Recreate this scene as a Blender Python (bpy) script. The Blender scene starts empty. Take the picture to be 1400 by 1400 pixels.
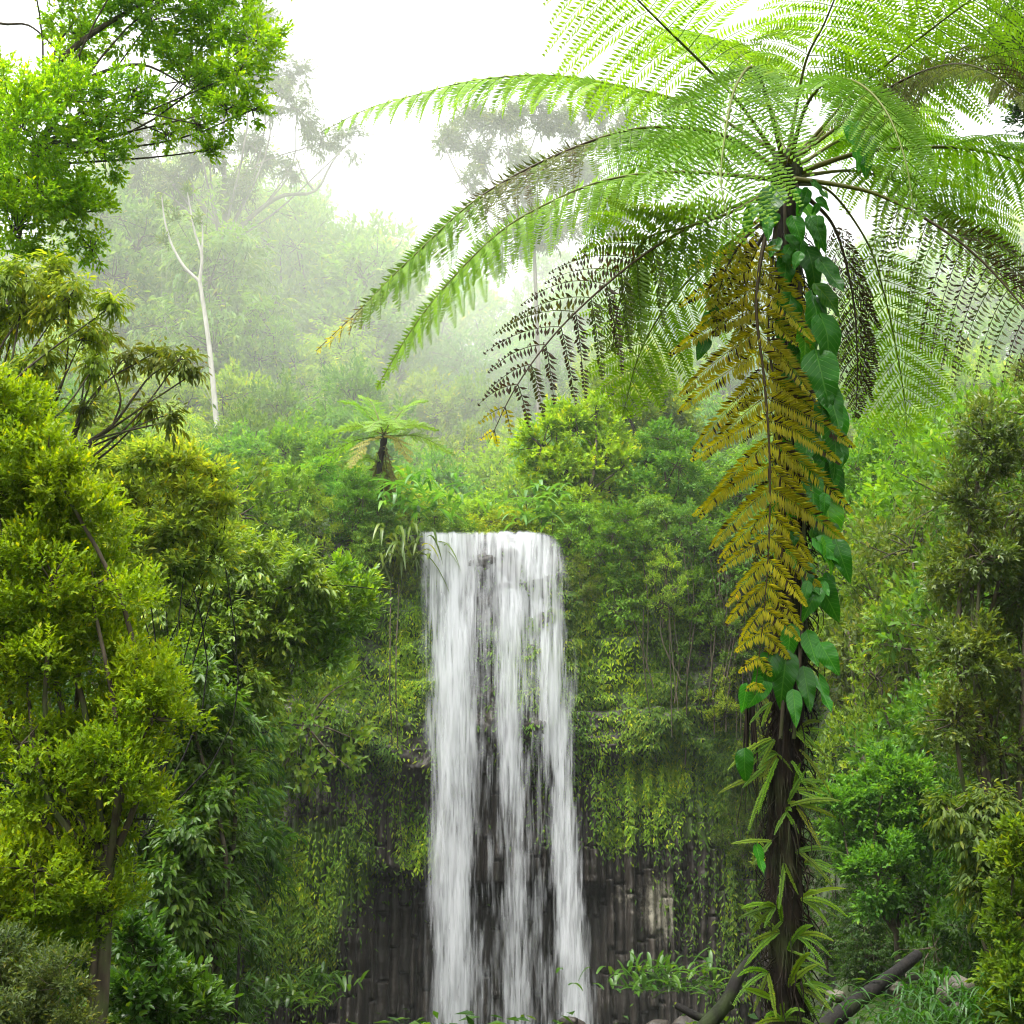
import bpy, math, random
import numpy as np
R = math.radians
sc = bpy.context.scene
col = sc.collection

# ------------------------------------------------------------------ camera
PITCH, FOV = 15.0, 40.0
cd = bpy.data.cameras.new('camera'); cam = bpy.data.objects.new('camera', cd); col.objects.link(cam)
cam.location = (0, 0, 1.7); cam.rotation_euler = (R(90 + PITCH), 0, 0)
cd.sensor_width = 36; cd.angle = R(FOV); cd.clip_start = 0.05; cd.clip_end = 2000
sc.camera = cam
# ------------------------------------------------------------------ sky, sun, exposure
SUN_EL, SUN_AZ = 70.0, 225.0         # high behind the camera, through cloud
w = bpy.data.worlds.new('World'); sc.world = w; w.use_nodes = True
nt = w.node_tree; bg = nt.nodes['Background']
sky = nt.nodes.new('ShaderNodeTexSky'); sky.sky_type = 'NISHITA'; sky.sun_disc = False
sky.sun_elevation = R(SUN_EL); sky.sun_rotation = R(SUN_AZ); sky.dust_density = 4.0; sky.air_density = 1.0
hs = nt.nodes.new('ShaderNodeHueSaturation'); hs.inputs['Saturation'].default_value = 0.12
nt.links.new(sky.outputs['Color'], hs.inputs['Color']); nt.links.new(hs.outputs['Color'], bg.inputs['Color'])
bg.inputs['Strength'].default_value = 0.15
sd = bpy.data.lights.new('sun', 'SUN'); sun = bpy.data.objects.new('sun', sd); col.objects.link(sun)
sd.energy = 1.3; sd.angle = R(40); sd.color = (1.0, 0.96, 0.88)
sun.rotation_euler = (R(90 - SUN_EL), 0, R(180 - SUN_AZ)); sun.location = (0, 30, 90)
sc.view_settings.view_transform = 'Standard'; sc.view_settings.look = 'None'
sc.view_settings.gamma = 1.0; sc.view_settings.exposure = 2.0
cy = sc.cycles
cy.max_bounces = 6; cy.diffuse_bounces = 4; cy.glossy_bounces = 2; cy.transmission_bounces = 4
cy.transparent_max_bounces = 14; cy.volume_bounces = 2
cy.use_adaptive_sampling = True; cy.adaptive_threshold = 0.012
cy.use_denoising = True; cy.filter_width = 1.1
cy.caustics_reflective = False; cy.caustics_refractive = False
HAZE_DENSITY = 0.00035
MIST_DENSITY = 0.0050

# ------------------------------------------------------------------ numeric helpers
FPX = 700 / math.tan(R(FOV / 2))
cp, sp = math.cos(R(PITCH)), math.sin(R(PITCH))
def P(px, py, Y):
    """point at forward distance Y whose direction was measured on the photograph"""
    a = (px - 700) / FPX; b = -(py - 700) / FPX
    d = np.array([a, cp - b * sp, sp + b * cp])
    return np.array([0, 0, 1.7]) + d * (Y / d[1])
def PX(p):
    """direction of world points, in photograph pixels (for measuring masks on the cliff)"""
    q = np.asarray(p) - np.array([0, 0, 1.7])
    dep = q[..., 1] * cp + q[..., 2] * sp
    up = -q[..., 1] * sp + q[..., 2] * cp
    return 700 + FPX * q[..., 0] / dep, 700 - FPX * up / dep
def unit(v):
    v = np.asarray(v, float); return v / np.maximum(np.linalg.norm(v, axis=-1, keepdims=True), 1e-9)
def sstep(a, b, x):
    t = np.clip((x - a) / (b - a), 0, 1); return t * t * (3 - 2 * t)
def hsh(ix, iy, iz, seed):
    n = (ix.astype(np.int64) * 374761393 + iy.astype(np.int64) * 668265263 + iz.astype(np.int64) * 2147483647 + seed * 974634777) & 0xFFFFFFFF
    n = ((n ^ (n >> 13)) * 1274126177) & 0xFFFFFFFF
    n = n ^ (n >> 16)
    return (n & 0xFFFFFF) / float(0xFFFFFF)
def noise(x, y, z=0.0, seed=0):
    x, y, z = np.broadcast_arrays(np.asarray(x, float), np.asarray(y, float), np.asarray(z, float))
    ix, iy, iz = np.floor(x), np.floor(y), np.floor(z)
    fx, fy, fz = x - ix, y - iy, z - iz
    fx, fy, fz = [t * t * (3 - 2 * t) for t in (fx, fy, fz)]
    out = 0
    for dx in (0, 1):
        for dy in (0, 1):
            for dz in (0, 1):
                wgt = (fx if dx else 1 - fx) * (fy if dy else 1 - fy) * (fz if dz else 1 - fz)
                out = out + wgt * hsh(ix + dx, iy + dy, iz + dz, seed)
    return out
def fbm(x, y, z=0.0, seed=0, o=4):
    s = 0; a = 0.5; t = 0
    for k in range(o):
        s = s + a * noise(np.asarray(x) * 2 ** k, np.asarray(y) * 2 ** k, np.asarray(z) * 2 ** k, seed + k * 17); t += a; a *= 0.5
    return s / t
def spline(pts, n):
    pts = np.asarray(pts, float)
    p = np.vstack([2 * pts[0] - pts[1], pts, 2 * pts[-1] - pts[-2]])
    d = np.r_[0, np.cumsum(np.linalg.norm(np.diff(pts, axis=0), axis=1))]
    u = np.linspace(0, d[-1], n)
    k = np.clip(np.searchsorted(d, u, side='right') - 1, 0, len(pts) - 2)
    t = ((u - d[k]) / np.maximum(d[k + 1] - d[k], 1e-9))[:, None]
    a, b, c, e = p[k], p[k + 1], p[k + 2], p[k + 3]
    return 0.5 * (2 * b + (c - a) * t + (2 * a - 5 * b + 4 * c - e) * t ** 2 + (3 * b - a - 3 * c + e) * t ** 3)

# ------------------------------------------------------------------ mesh collecting
class MB:
    def __init__(s): s.v = []; s.f3 = []; s.f4 = []; s.n = 0; s.a = []; s.c = []
    def add(s, v, f, a=None, c=None):
        v = np.asarray(v, np.float32).reshape(-1, 3); f = np.asarray(f, np.int64)
        (s.f3 if f.shape[1] == 3 else s.f4).append(f + s.n)
        s.v.append(v)
        s.a.append(np.full(len(v), 0.5, np.float32) if a is None else np.broadcast_to(np.asarray(a, np.float32), (len(v),)))
        s.c.append(np.tile(np.array([[1, 1, 1]], np.float32), (len(v), 1)) if c is None else np.broadcast_to(np.asarray(c, np.float32), (len(v), 3)))
        s.n += len(v)
    def mesh(s, name, mat, smooth=True, origin=None):
        v = np.concatenate(s.v)
        if origin is not None: v = v - np.asarray(origin, np.float32)
        f3 = np.concatenate(s.f3) if s.f3 else np.zeros((0, 3), np.int64)
        f4 = np.concatenate(s.f4) if s.f4 else np.zeros((0, 4), np.int64)
        me = bpy.data.meshes.new(name)
        me.vertices.add(len(v)); me.vertices.foreach_set('co', v.astype(np.float32).ravel())
        nl = f3.size + f4.size
        me.loops.add(nl); me.loops.foreach_set('vertex_index', np.concatenate([f3.ravel(), f4.ravel()]).astype(np.int32))
        st = np.concatenate([np.arange(len(f3)) * 3, f3.size + np.arange(len(f4)) * 4]).astype(np.int32)
        me.polygons.add(len(st)); me.polygons.foreach_set('loop_start', st)
        me.polygons.foreach_set('use_smooth', np.full(len(st), smooth, bool))
        me.update(calc_edges=True); me.validate()
        at = me.attributes.new('v', 'FLOAT', 'POINT'); at.data.foreach_set('value', np.concatenate(s.a).astype(np.float32))
        c = np.concatenate(s.c); c4 = np.concatenate([c, np.ones((len(c), 1), np.float32)], 1)
        at = me.attributes.new('tint', 'FLOAT_COLOR', 'POINT'); at.data.foreach_set('color', c4.astype(np.float32).ravel())
        me.materials.append(mat)
        return me
    def build(s, name, mat, parent=None, origin=None, smooth=True, color=None):
        o = bpy.data.objects.new(name, s.mesh(name, mat, smooth, origin)); col.objects.link(o)
        if parent is not None: o.parent = parent
        elif origin is not None: o.location = origin
        if color is not None: o.color = (*color, 1)
        return o

def tube(mb, pts, rad, sides=7, a=0.5, c=None):
    pts = np.asarray(pts, float); n = len(pts); rad = np.broadcast_to(np.asarray(rad, float), (n,))
    t = unit(np.gradient(pts, axis=0))
    ref = np.array([0.31, 0.17, 1.0]) if abs(unit(pts[-1] - pts[0])[2]) < 0.85 else np.array([1.0, 0.2, 0.1])
    s = unit(np.cross(t, ref)); b = np.cross(t, s)
    an = np.linspace(0, 2 * np.pi, sides, endpoint=False)
    v = pts[:, None] + rad[:, None, None] * (np.cos(an)[None, :, None] * s[:, None] + np.sin(an)[None, :, None] * b[:, None])
    i, j = np.meshgrid(np.arange(n - 1), np.arange(sides), indexing='ij'); j2 = (j + 1) % sides
    f = np.stack([i * sides + j, i * sides + j2, (i + 1) * sides + j2, (i + 1) * sides + j], -1).reshape(-1, 4)
    mb.add(v.reshape(-1, 3), f, a, c)

def leaves(mb, pos, d, nrm, L, W, a, shape='rhomb', fold=0.18, curl=0.12, c=None):
    """many small folded leaves; pos base, d direction, nrm upper side"""
    pos = np.asarray(pos, float); N = len(pos)
    d = unit(d); s = unit(np.cross(d, nrm)); n = np.cross(s, d)
    L = np.broadcast_to(np.asarray(L, float), (N,))[:, None]; W = np.broadcast_to(np.asarray(W, float), (N,))[:, None]
    k = np.arange(N)[:, None]
    cc = lambda m: None if c is None else np.asarray(c).reshape(-1, 3) if np.ndim(c) == 3 else np.repeat(np.broadcast_to(np.asarray(c), (N, 3)), m, axis=0)
    if shape == 'rhomb':
        q = pos + d * L * 0.45
        v = np.stack([pos, q + s * W * .5 + n * W * fold, pos + d * L - n * L * curl, q - s * W * .5 + n * W * fold], 1)
        f = np.concatenate([k * 4 + [0, 1, 2], k * 4 + [0, 2, 3]])
        m = 4
    else:                                       # lance: pointed oval with midrib
        def at(u, side, h): return pos + d * L * u + s * W * side + n * (W * abs(side) * fold * 2 - L * curl * u * u + h)
        v = np.stack([at(0, 0, 0), at(.28, .42, 0), at(.66, .38, 0), at(1, 0, 0), at(.66, -.38, 0), at(.28, -.42, 0), at(.45, 0, 0)], 1)
        f = np.concatenate([k * 7 + t for t in ([0, 1, 6], [1, 2, 6], [2, 3, 6], [3, 4, 6], [4, 5, 6], [5, 0, 6])])
        m = 7
    mb.add(v.reshape(-1, 3), f, np.repeat(np.broadcast_to(np.asarray(a), (N,)), m), cc(m))

import bmesh
def ico(n):
    b = bmesh.new(); bmesh.ops.create_icosphere(b, subdivisions=n, radius=1); v = np.array([x.co[:] for x in b.verts]); f = np.array([[q.index for q in x.verts] for x in b.faces]); b.free(); return v, f

# ------------------------------------------------------------------ properties
def tag(o, label, cat, group=None, kind=None):
    o['label'] = label; o['category'] = cat
    if group: o['group'] = group
    if kind: o['kind'] = kind
    return o
def thing(name, loc, label, cat, group=None, rz=0):
    o = bpy.data.objects.new(name, None); o.empty_display_size = 0.2; col.objects.link(o)
    o.location = loc; o.rotation_euler = (0, 0, rz)
    return tag(o, label, cat, group)
def structure(o, label=None):
    o['kind'] = 'structure'
    if label: o['label'] = label
    return o
def copy_tree(root, loc, rz, scale, label, group=None, color=None):
    r = root.copy(); col.objects.link(r); r.location = loc; r.rotation_euler = (0, 0, rz); r.scale = scale
    r['label'] = label
    if group: r['group'] = group
    for ch in list(root.children):
        c = ch.copy(); col.objects.link(c); c.parent = r
        if color is not None and ch.name.startswith(('crown', 'frond')): c.color = (*color, 1)
        for g in ch.children:
            d = g.copy(); col.objects.link(d); d.parent = c
    return r

# ------------------------------------------------------------------ materials
def mat(name):
    m = bpy.data.materials.new(name); m.use_nodes = True; n = m.node_tree
    n.nodes.clear(); out = n.nodes.new('ShaderNodeOutputMaterial')
    return m, n, out
def nd(n, t, **kw):
    x = n.nodes.new(t)
    for k, v in kw.items():
        if hasattr(x, k): setattr(x, k, v)
        else: x.inputs[k].default_value = v
    return x
def mixc(n, blend, fac, a, b):
    x = n.nodes.new('ShaderNodeMix'); x.data_type = 'RGBA'; x.blend_type = blend
    for sock, val in ((x.inputs[0], fac), (x.inputs[6], a), (x.inputs[7], b)):
        if hasattr(val, 'is_linked'): n.links.new(val, sock)
        else: sock.default_value = val
    return x.outputs[2]
def ramp(n, fac, stops):
    r = n.nodes.new('ShaderNodeValToRGB'); e = r.color_ramp.elements
    while len(e) < len(stops): e.new(0.5)
    for el, (p, c) in zip(e, stops):
        el.position = p; el.color = (*c, 1) if len(c) == 3 else c
    n.links.new(fac, r.inputs[0]); return r.outputs[0]

def leaf_material(name, source='object', rough=0.5, spec=0.22, trans=0.45, clump=1.2, vary=True):
    m, n, out = mat(name)
    if source == 'object':
        base = nd(n, 'ShaderNodeObjectInfo').outputs['Color']
    else:
        base = nd(n, 'ShaderNodeAttribute', attribute_name='tint').outputs['Color']
    v = nd(n, 'ShaderNodeAttribute', attribute_name='v').outputs['Fac']
    var = ramp(n, v, [(0.0, (.70, .78, .55)), (.45, (1.2, 1.2, .75)), (.8, (1.6, 1.42, .7)), (1.0, (2.8, 1.75, .45))])
    c = mixc(n, 'MULTIPLY', 1.0, base, var)
    if vary:
        tc = nd(n, 'ShaderNodeTexCoord'); nz = nd(n, 'ShaderNodeTexNoise'); nz.inputs['Scale'].default_value = clump; nz.inputs['Detail'].default_value = 2
        n.links.new(tc.outputs['Object'], nz.inputs['Vector'])
        cl = ramp(n, nz.outputs['Fac'], [(.3, (.72, .85, 1.1)), (.5, (1, 1, 1)), (.7, (1.3, 1.14, .75))])
        c = mixc(n, 'MULTIPLY', 1.0, c, cl)
    pb = nd(n, 'ShaderNodeBsdfPrincipled', Roughness=rough); pb.inputs['Specular IOR Level'].default_value = spec
    n.links.new(c, pb.inputs['Base Color'])
    tr = nd(n, 'ShaderNodeBsdfTranslucent')
    n.links.new(mixc(n, 'MULTIPLY', 1.0, c, (1.5, 1.45, .6, 1)), tr.inputs['Color'])
    mx = nd(n, 'ShaderNodeMixShader'); mx.inputs[0].default_value = trans
    n.links.new(pb.outputs[0], mx.inputs[1]); n.links.new(tr.outputs[0], mx.inputs[2]); n.links.new(mx.outputs[0], out.inputs[0])
    return m
M_LEAF = leaf_material('leaf')
M_GLOSS = leaf_material('leaf_glossy', rough=0.36, spec=0.4, trans=0.4)
M_THIN = leaf_material('leaf_thin', rough=.45, spec=.2, trans=.62)
M_TINT = leaf_material('leaf_tinted', source='attr', clump=.6)
M_FERN = leaf_material('fern_frond', source='attr', trans=0.45, rough=.45, vary=False)

def bark_material(name, c0, c1, scale=6, rough=.85, moss=0.0):
    m, n, out = mat(name)
    tc = nd(n, 'ShaderNodeTexCoord'); mp = nd(n, 'ShaderNodeMapping'); mp.inputs['Scale'].default_value = (scale, scale, scale * .18)
    n.links.new(tc.outputs['Object'], mp.inputs['Vector'])
    nz = nd(n, 'ShaderNodeTexNoise'); nz.inputs['Scale'].default_value = 2.5; nz.inputs['Detail'].default_value = 6
    n.links.new(mp.outputs[0], nz.inputs['Vector'])
    c = ramp(n, nz.outputs['Fac'], [(.3, c0), (.7, c1)])
    if moss:
        n2 = nd(n, 'ShaderNodeTexNoise'); n2.inputs['Scale'].default_value = 3.0; n2.inputs['Detail'].default_value = 5
        n.links.new(tc.outputs['Object'], n2.inputs['Vector'])
        k = ramp(n, n2.outputs['Fac'], [(.5, (0, 0, 0)), (.62, (moss, moss, moss))])
        c = mixc(n, 'MIX', k, c, (.05, .085, .012, 1))
    pb = nd(n, 'ShaderNodeBsdfPrincipled', Roughness=rough); pb.inputs['Specular IOR Level'].default_value = .25
    n.links.new(c, pb.inputs['Base Color'])
    bp = nd(n, 'ShaderNodeBump'); bp.inputs['Strength'].default_value = .6; bp.inputs['Distance'].default_value = .03
    n.links.new(nz.outputs['Fac'], bp.inputs['Height']); n.links.new(bp.outputs[0], pb.inputs['Normal'])
    n.links.new(pb.outputs[0], out.inputs[0]); return m
M_BARK = bark_material('bark', (.025, .018, .011), (.12, .095, .065), moss=.6)
M_PALE = bark_material('pale_bark', (.28, .26, .23), (.48, .46, .42), scale=2)
M_GREY = bark_material('grey_bark', (.10, .09, .075), (.22, .20, .17), scale=2)
M_DARK = bark_material('dark_bark', (.003, .0025, .002), (.012, .010, .008), moss=.3)  # near-black bark of the log, broken branch and some shrub stems
M_FIBRE = bark_material('fern_trunk_fibre', (.003, .002, .0012), (.024, .015, .008), scale=14, moss=.25)
M_STALK = leaf_material('frond_stalk', source='attr', trans=0.0, rough=.5, vary=False)

def ground_material():
    m, n, out = mat('forest_floor')
    tc = nd(n, 'ShaderNodeTexCoord'); nz = nd(n, 'ShaderNodeTexNoise'); nz.inputs['Scale'].default_value = .9; nz.inputs['Detail'].default_value = 9
    n.links.new(tc.outputs['Object'], nz.inputs['Vector'])
    c = ramp(n, nz.outputs['Fac'], [(.35, (.012, .010, .006)), (.5, (.03, .045, .010)), (.68, (.05, .09, .018))])
    pb = nd(n, 'ShaderNodeBsdfPrincipled', Roughness=.95); n.links.new(c, pb.inputs['Base Color'])
    bp = nd(n, 'ShaderNodeBump'); bp.inputs['Strength'].default_value = .8; bp.inputs['Distance'].default_value = .2
    n.links.new(nz.outputs['Fac'], bp.inputs['Height']); n.links.new(bp.outputs[0], pb.inputs['Normal'])
    n.links.new(pb.outputs[0], out.inputs[0]); return m
M_GROUND = ground_material()

def rock_material(name, attr=True, c0=(.008, .0065, .005), c1=(.065, .053, .042)):
    m, n, out = mat(name)
    tc = nd(n, 'ShaderNodeTexCoord'); mp = nd(n, 'ShaderNodeMapping'); mp.inputs['Scale'].default_value = (2.2, 2.2, .7)
    n.links.new(tc.outputs['Object'], mp.inputs['Vector'])
    nz = nd(n, 'ShaderNodeTexNoise'); nz.inputs['Scale'].default_value = 1.5; nz.inputs['Detail'].default_value = 10; nz.inputs['Roughness'].default_value = .62
    n.links.new(mp.outputs[0], nz.inputs['Vector'])
    c = ramp(n, nz.outputs['Fac'], [(.3, c0), (.55, [(a + b) / 2 for a, b in zip(c0, c1)]), (.75, c1)])
    if attr:
        at = nd(n, 'ShaderNodeAttribute', attribute_name='tint'); sx = nd(n, 'ShaderNodeSeparateColor'); n.links.new(at.outputs['Color'], sx.inputs[0])
        n3 = nd(n, 'ShaderNodeTexNoise'); n3.inputs['Scale'].default_value = 4.5; n3.inputs['Detail'].default_value = 8; n3.inputs['Roughness'].default_value = .7
        n.links.new(tc.outputs['Object'], n3.inputs['Vector'])
        def mask(sock, lo, hi):
            mm = nd(n, 'ShaderNodeMath', operation='MULTIPLY'); n.links.new(sock, mm.inputs[0]); n.links.new(n3.outputs['Fac'], mm.inputs[1])
            return ramp(n, mm.outputs[0], [(lo, (0, 0, 0)), (hi, (1, 1, 1))])
        c = mixc(n, 'MIX', mask(sx.outputs[1], .3, .5), c, (.055, .105, .010, 1))
        c = mixc(n, 'MIX', mask(sx.outputs[0], .36, .56), c, (.27, .25, .19, 1))
    pb = nd(n, 'ShaderNodeBsdfPrincipled', Roughness=.55); pb.inputs['Specular IOR Level'].default_value = .35
    n.links.new(c, pb.inputs['Base Color'])
    bp = nd(n, 'ShaderNodeBump'); bp.inputs['Strength'].default_value = .7; bp.inputs['Distance'].default_value = .12
    n.links.new(nz.outputs['Fac'], bp.inputs['Height']); n.links.new(bp.outputs[0], pb.inputs['Normal'])
    n.links.new(pb.outputs[0], out.inputs[0]); return m
M_ROCK = rock_material('basalt')
M_STONE = rock_material('stone', attr=False, c0=(.02, .018, .014), c1=(.16, .14, .10))

def water_material():
    m, n, out = mat('falling_water')
    v = nd(n, 'ShaderNodeAttribute', attribute_name='v').outputs['Fac']
    df = nd(n, 'ShaderNodeBsdfDiffuse'); df.inputs['Color'].default_value = (.81, .83, .85, 1)
    tl = nd(n, 'ShaderNodeBsdfTranslucent'); tl.inputs['Color'].default_value = (.81, .83, .85, 1)
    mx = nd(n, 'ShaderNodeMixShader'); mx.inputs[0].default_value = .45
    n.links.new(df.outputs[0], mx.inputs[1]); n.links.new(tl.outputs[0], mx.inputs[2])
    tp = nd(n, 'ShaderNodeBsdfTransparent'); m2 = nd(n, 'ShaderNodeMixShader')
    n.links.new(v, m2.inputs[0]); n.links.new(tp.outputs[0], m2.inputs[1]); n.links.new(mx.outputs[0], m2.inputs[2])
    n.links.new(m2.outputs[0], out.inputs[0]); return m
M_WATER = water_material()
def pool_material():
    m, n, out = mat('pool_water')
    pb = nd(n, 'ShaderNodeBsdfPrincipled', Roughness=.12); pb.inputs['Base Color'].default_value = (.02, .03, .025, 1)
    tc = nd(n, 'ShaderNodeTexCoord'); nz = nd(n, 'ShaderNodeTexNoise'); nz.inputs['Scale'].default_value = 3
    n.links.new(tc.outputs['Object'], nz.inputs['Vector'])
    bp = nd(n, 'ShaderNodeBump'); bp.inputs['Strength'].default_value = .4; n.links.new(nz.outputs['Fac'], bp.inputs['Height']); n.links.new(bp.outputs[0], pb.inputs['Normal'])
    n.links.new(pb.outputs[0], out.inputs[0]); return m

# ------------------------------------------------------------------ terrain
def yface(x): return 50 - 0.022 * np.clip(np.abs(x + 0.3) - 4, 0, 40) ** 2
SIL = ([0, 130, 200, 300, 380, 450, 520, 560, 620, 700, 760, 850, 950, 1050, 1150, 1250, 1400, 1500], [150, 215, 245, 260, 265, 262, 315, 375, 400, 370, 345, 335, 330, 330, 345, 330, 310, 310])
LOW = ([0, 200, 300, 400, 470, 540, 590, 640, 700, 740, 800, 880, 1000, 1100, 1250, 1400, 1500], [600, 640, 650, 650, 640, 690, 706, 712, 706, 660, 620, 610, 640, 640, 600, 560, 560])
ZLIP = P(670, 729, 50)[2]
def H(x, y):
    x = np.asarray(x, float); y = np.asarray(y, float)
    floor = 0.25 - 3.4 * sstep(10, 26, y) + .25 * (fbm(x * .3, y * .3, 0, 5) - .5)
    xl = -np.interp(y, [0, 8, 14, 25, 40, 50], [4.0, 4.5, 5.5, 8, 11, 13])
    xr = np.interp(y, [0, 8, 14, 25, 40, 50], [3.6, 4.2, 5.0, 8, 11, 13])
    side = np.clip(xl - x, 0, 40) * .75 + np.clip(x - xr, 0, 40) * .75
    fl = np.interp(y, [0, 12, 20, 26, 34, 42, 50, 60], [-9, -4, -2.2, -.5, 3.5, 8.5, 12.5, 13])
    rt = x / np.maximum(y, 6)
    fm = np.maximum(sstep(.16, .25, rt), sstep(-.19, -.28, rt))
    low = np.maximum(floor + side, fl * fm + floor * (1 - fm))
    yf = yface(x)
    yy = np.maximum(y, 53.0); wl = np.clip((yy - 53) / 65.0, 0, 1)
    pxx = np.clip(700 + FPX * x / (yy * 1.06), -200, 1600)
    tb = -((np.interp(pxx, *LOW) * (1 - wl) + np.interp(pxx, *SIL) * wl) - 700) / FPX
    ztop = 1.7 + np.minimum(yy, 120) * (sp + tb * cp) / (cp - tb * sp)
    flat = ZLIP - .35 + 1.6 * sstep(2.6, 6, np.abs(x + .3))
    hill = np.maximum(flat, ztop - 8.5 - 4.5 * wl) + 1.2 * (fbm(x * .12, y * .12, 0, 9) - .5) * sstep(3, 6, np.abs(x + .3))
    k = sstep(2.9, 3.8, y - yf)
    return np.maximum(low * (1 - k) + hill * k, low * (1 - k) + k * np.maximum(hill, np.minimum(low, hill + 6)))
xs = np.r_[np.linspace(-130, -26, 40), np.linspace(-25, 25, 160), np.linspace(26, 130, 40)]
ys = np.r_[np.linspace(-14, 44, 120), np.linspace(44.4, 54, 60), np.linspace(55, 175, 70)]
X, Y = np.meshgrid(xs, ys)
mb = MB(); V = np.stack([X, Y, H(X, Y)], -1)
ny, nx = X.shape; i, j = np.meshgrid(np.arange(ny - 1), np.arange(nx - 1), indexing='ij')
mb.add(V.reshape(-1, 3), np.stack([i * nx + j, i * nx + j + 1, (i + 1) * nx + j + 1, (i + 1) * nx + j], -1).reshape(-1, 4))
structure(mb.build('terrain', M_GROUND), 'forest floor and steep green hillsides of the gorge')
mb = MB(); mb.add([[-14, 20, -2.75], [14, 20, -2.75], [14, 52, -2.75], [-14, 52, -2.75]], [[0, 1, 2, 3]])
structure(mb.build('water', pool_material()), 'dark plunge pool below the waterfall')

# ------------------------------------------------------------------ cliff
rng = np.random.default_rng(4)
CX = np.linspace(-14.5, 13.5, 760); CZ = np.linspace(-3.8, ZLIP - .10, 460)
def cliff_surface(x, z):
    """front face of the basalt wall: columns below, rough ledges above"""
    p = np.stack([x, np.full_like(x, 50.0), z], -1); px, py = PX(p)
    edges = np.cumsum(np.random.default_rng(8).uniform(.18, .42, 110)) - 16.0
    wob = x + .12 * (fbm(x * .6, z * .35, 0, 21) - .5) * 2
    k = np.clip(np.searchsorted(edges, wob) - 1, 0, 108)
    l, r = edges[k], edges[k + 1]; u = (wob - l) / (r - l) * 2 - 1
    tier = np.floor(z / 2.3 + hsh(k, k * 0, k * 0, 3) * 5)
    colh = hsh(k, tier, k * 0, 5) * .55 + hsh(k, k * 0 + 1, k * 0, 7) * .35 - .25 * u ** 4 - .12 * np.abs(u)
    rough = fbm(x * .7, z * .7, 0, 31, 5) * 1.7 + fbm(x * 2.2, z * 2.8, 0, 37, 4) * .5
    ledge = (np.mod(z * .8 + 1.6 * fbm(x * .3, z * .05, 0, 41), 1.0)) * .55
    zc = 5.6 + 1.6 * (fbm(x * .35, 0, 0, 51) - .5) * 2
    wcol = 1 - sstep(zc - .5, zc + .9, z)
    d = wcol * (colh + rough * .30 - .25 * sstep(.06, 0, np.mod(z / 2.3 + hsh(k, k * 0, k * 0, 3) * 5, 1.0))) + (1 - wcol) * (rough + ledge * .35 + .4)
    rec = sstep(470, 520, px) * (1 - sstep(800, 850, px)) * sstep(-12, 14, py - (1215 - .18 * np.abs(px - 650) * (px < 650)))
    d = d - rec * 1.6
    over = np.exp(-((px - 395) / 70) ** 2) * sstep(1045, 1022, py) * sstep(930, 1010, py)
    d = d + over * .9
    back = sstep(ZLIP - 1.4, ZLIP + .1, z) * .5
    return yface(x) - d * .85 + .8 + back, px, py
X, Z = np.meshgrid(CX, CZ)
Yc, PXc, PYc = cliff_surface(X, Z)
def blobs(px, py, L):
    s = 0
    for (cx, cy, rx, ry, w_) in L: s = s + w_ * np.exp(-((px - cx) / rx) ** 2 - ((py - cy) / ry) ** 2)
    return s
MOSS = [(470, 930, 95, 85, 1), (560, 900, 35, 150, .9), (835, 880, 55, 110, 1.2), (930, 930, 80, 110, .8), (890, 1075, 75, 36, 1), (950, 1060, 80, 60, .8),
        (870, 1140, 90, 22, 1), (430, 1170, 66, 70, 1.2), (395, 1260, 60, 80, 1.2), (480, 1190, 50, 60, .9), (610, 880, 30, 140, .8), (720, 950, 70, 90, .8),
        (575, 1165, 28, 42, 1), (450, 1035, 80, 35, .6), (985, 1200, 45, 120, .7), (330, 1100, 60, 200, .7), (1080, 1050, 80, 220, .8), (900, 780, 150, 90, .9), (480, 800, 110, 70, .9), (455, 1310, 20, 50, .6)]
LICH = [(385, 955, 50, 60, 1.1), (380, 1090, 34, 60, 1.15), (905, 1245, 24, 60, 1.2), (440, 1080, 30, 50, .8), (850, 1225, 40, 60, .75), (960, 1230, 30, 60, .7), (560, 850, 30, 60, .5), (500, 1170, 10, 30, .8)]
mb = MB(); nz_, nx = X.shape
moss = np.clip(blobs(PXc, PYc, MOSS), 0, 1.2) * .85; lich = np.clip(blobs(PXc, PYc, LICH), 0, 1.1)
i, j = np.meshgrid(np.arange(nz_ - 1), np.arange(nx - 1), indexing='ij')
mb.add(np.stack([X, Yc, Z], -1).reshape(-1, 3), np.stack([i * nx + j, i * nx + j + 1, (i + 1) * nx + j + 1, (i + 1) * nx + j], -1).reshape(-1, 4),
       c=np.stack([lich, moss, moss * 0], -1).reshape(-1, 3))
# top shelf of the cliff, running back under the plateau
top = np.stack([X[-1], Yc[-1], Z[-1]], -1); bk = top + np.array([0, 3.9, -.12])
mb.add(np.concatenate([top, bk]), np.stack([np.arange(nx - 1), np.arange(1, nx), nx + np.arange(1, nx), nx + np.arange(nx - 1)], -1), c=(0, .6, 0))
structure(mb.build('cliff', M_ROCK), 'dark basalt cliff of upright columns behind the waterfall')

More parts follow.
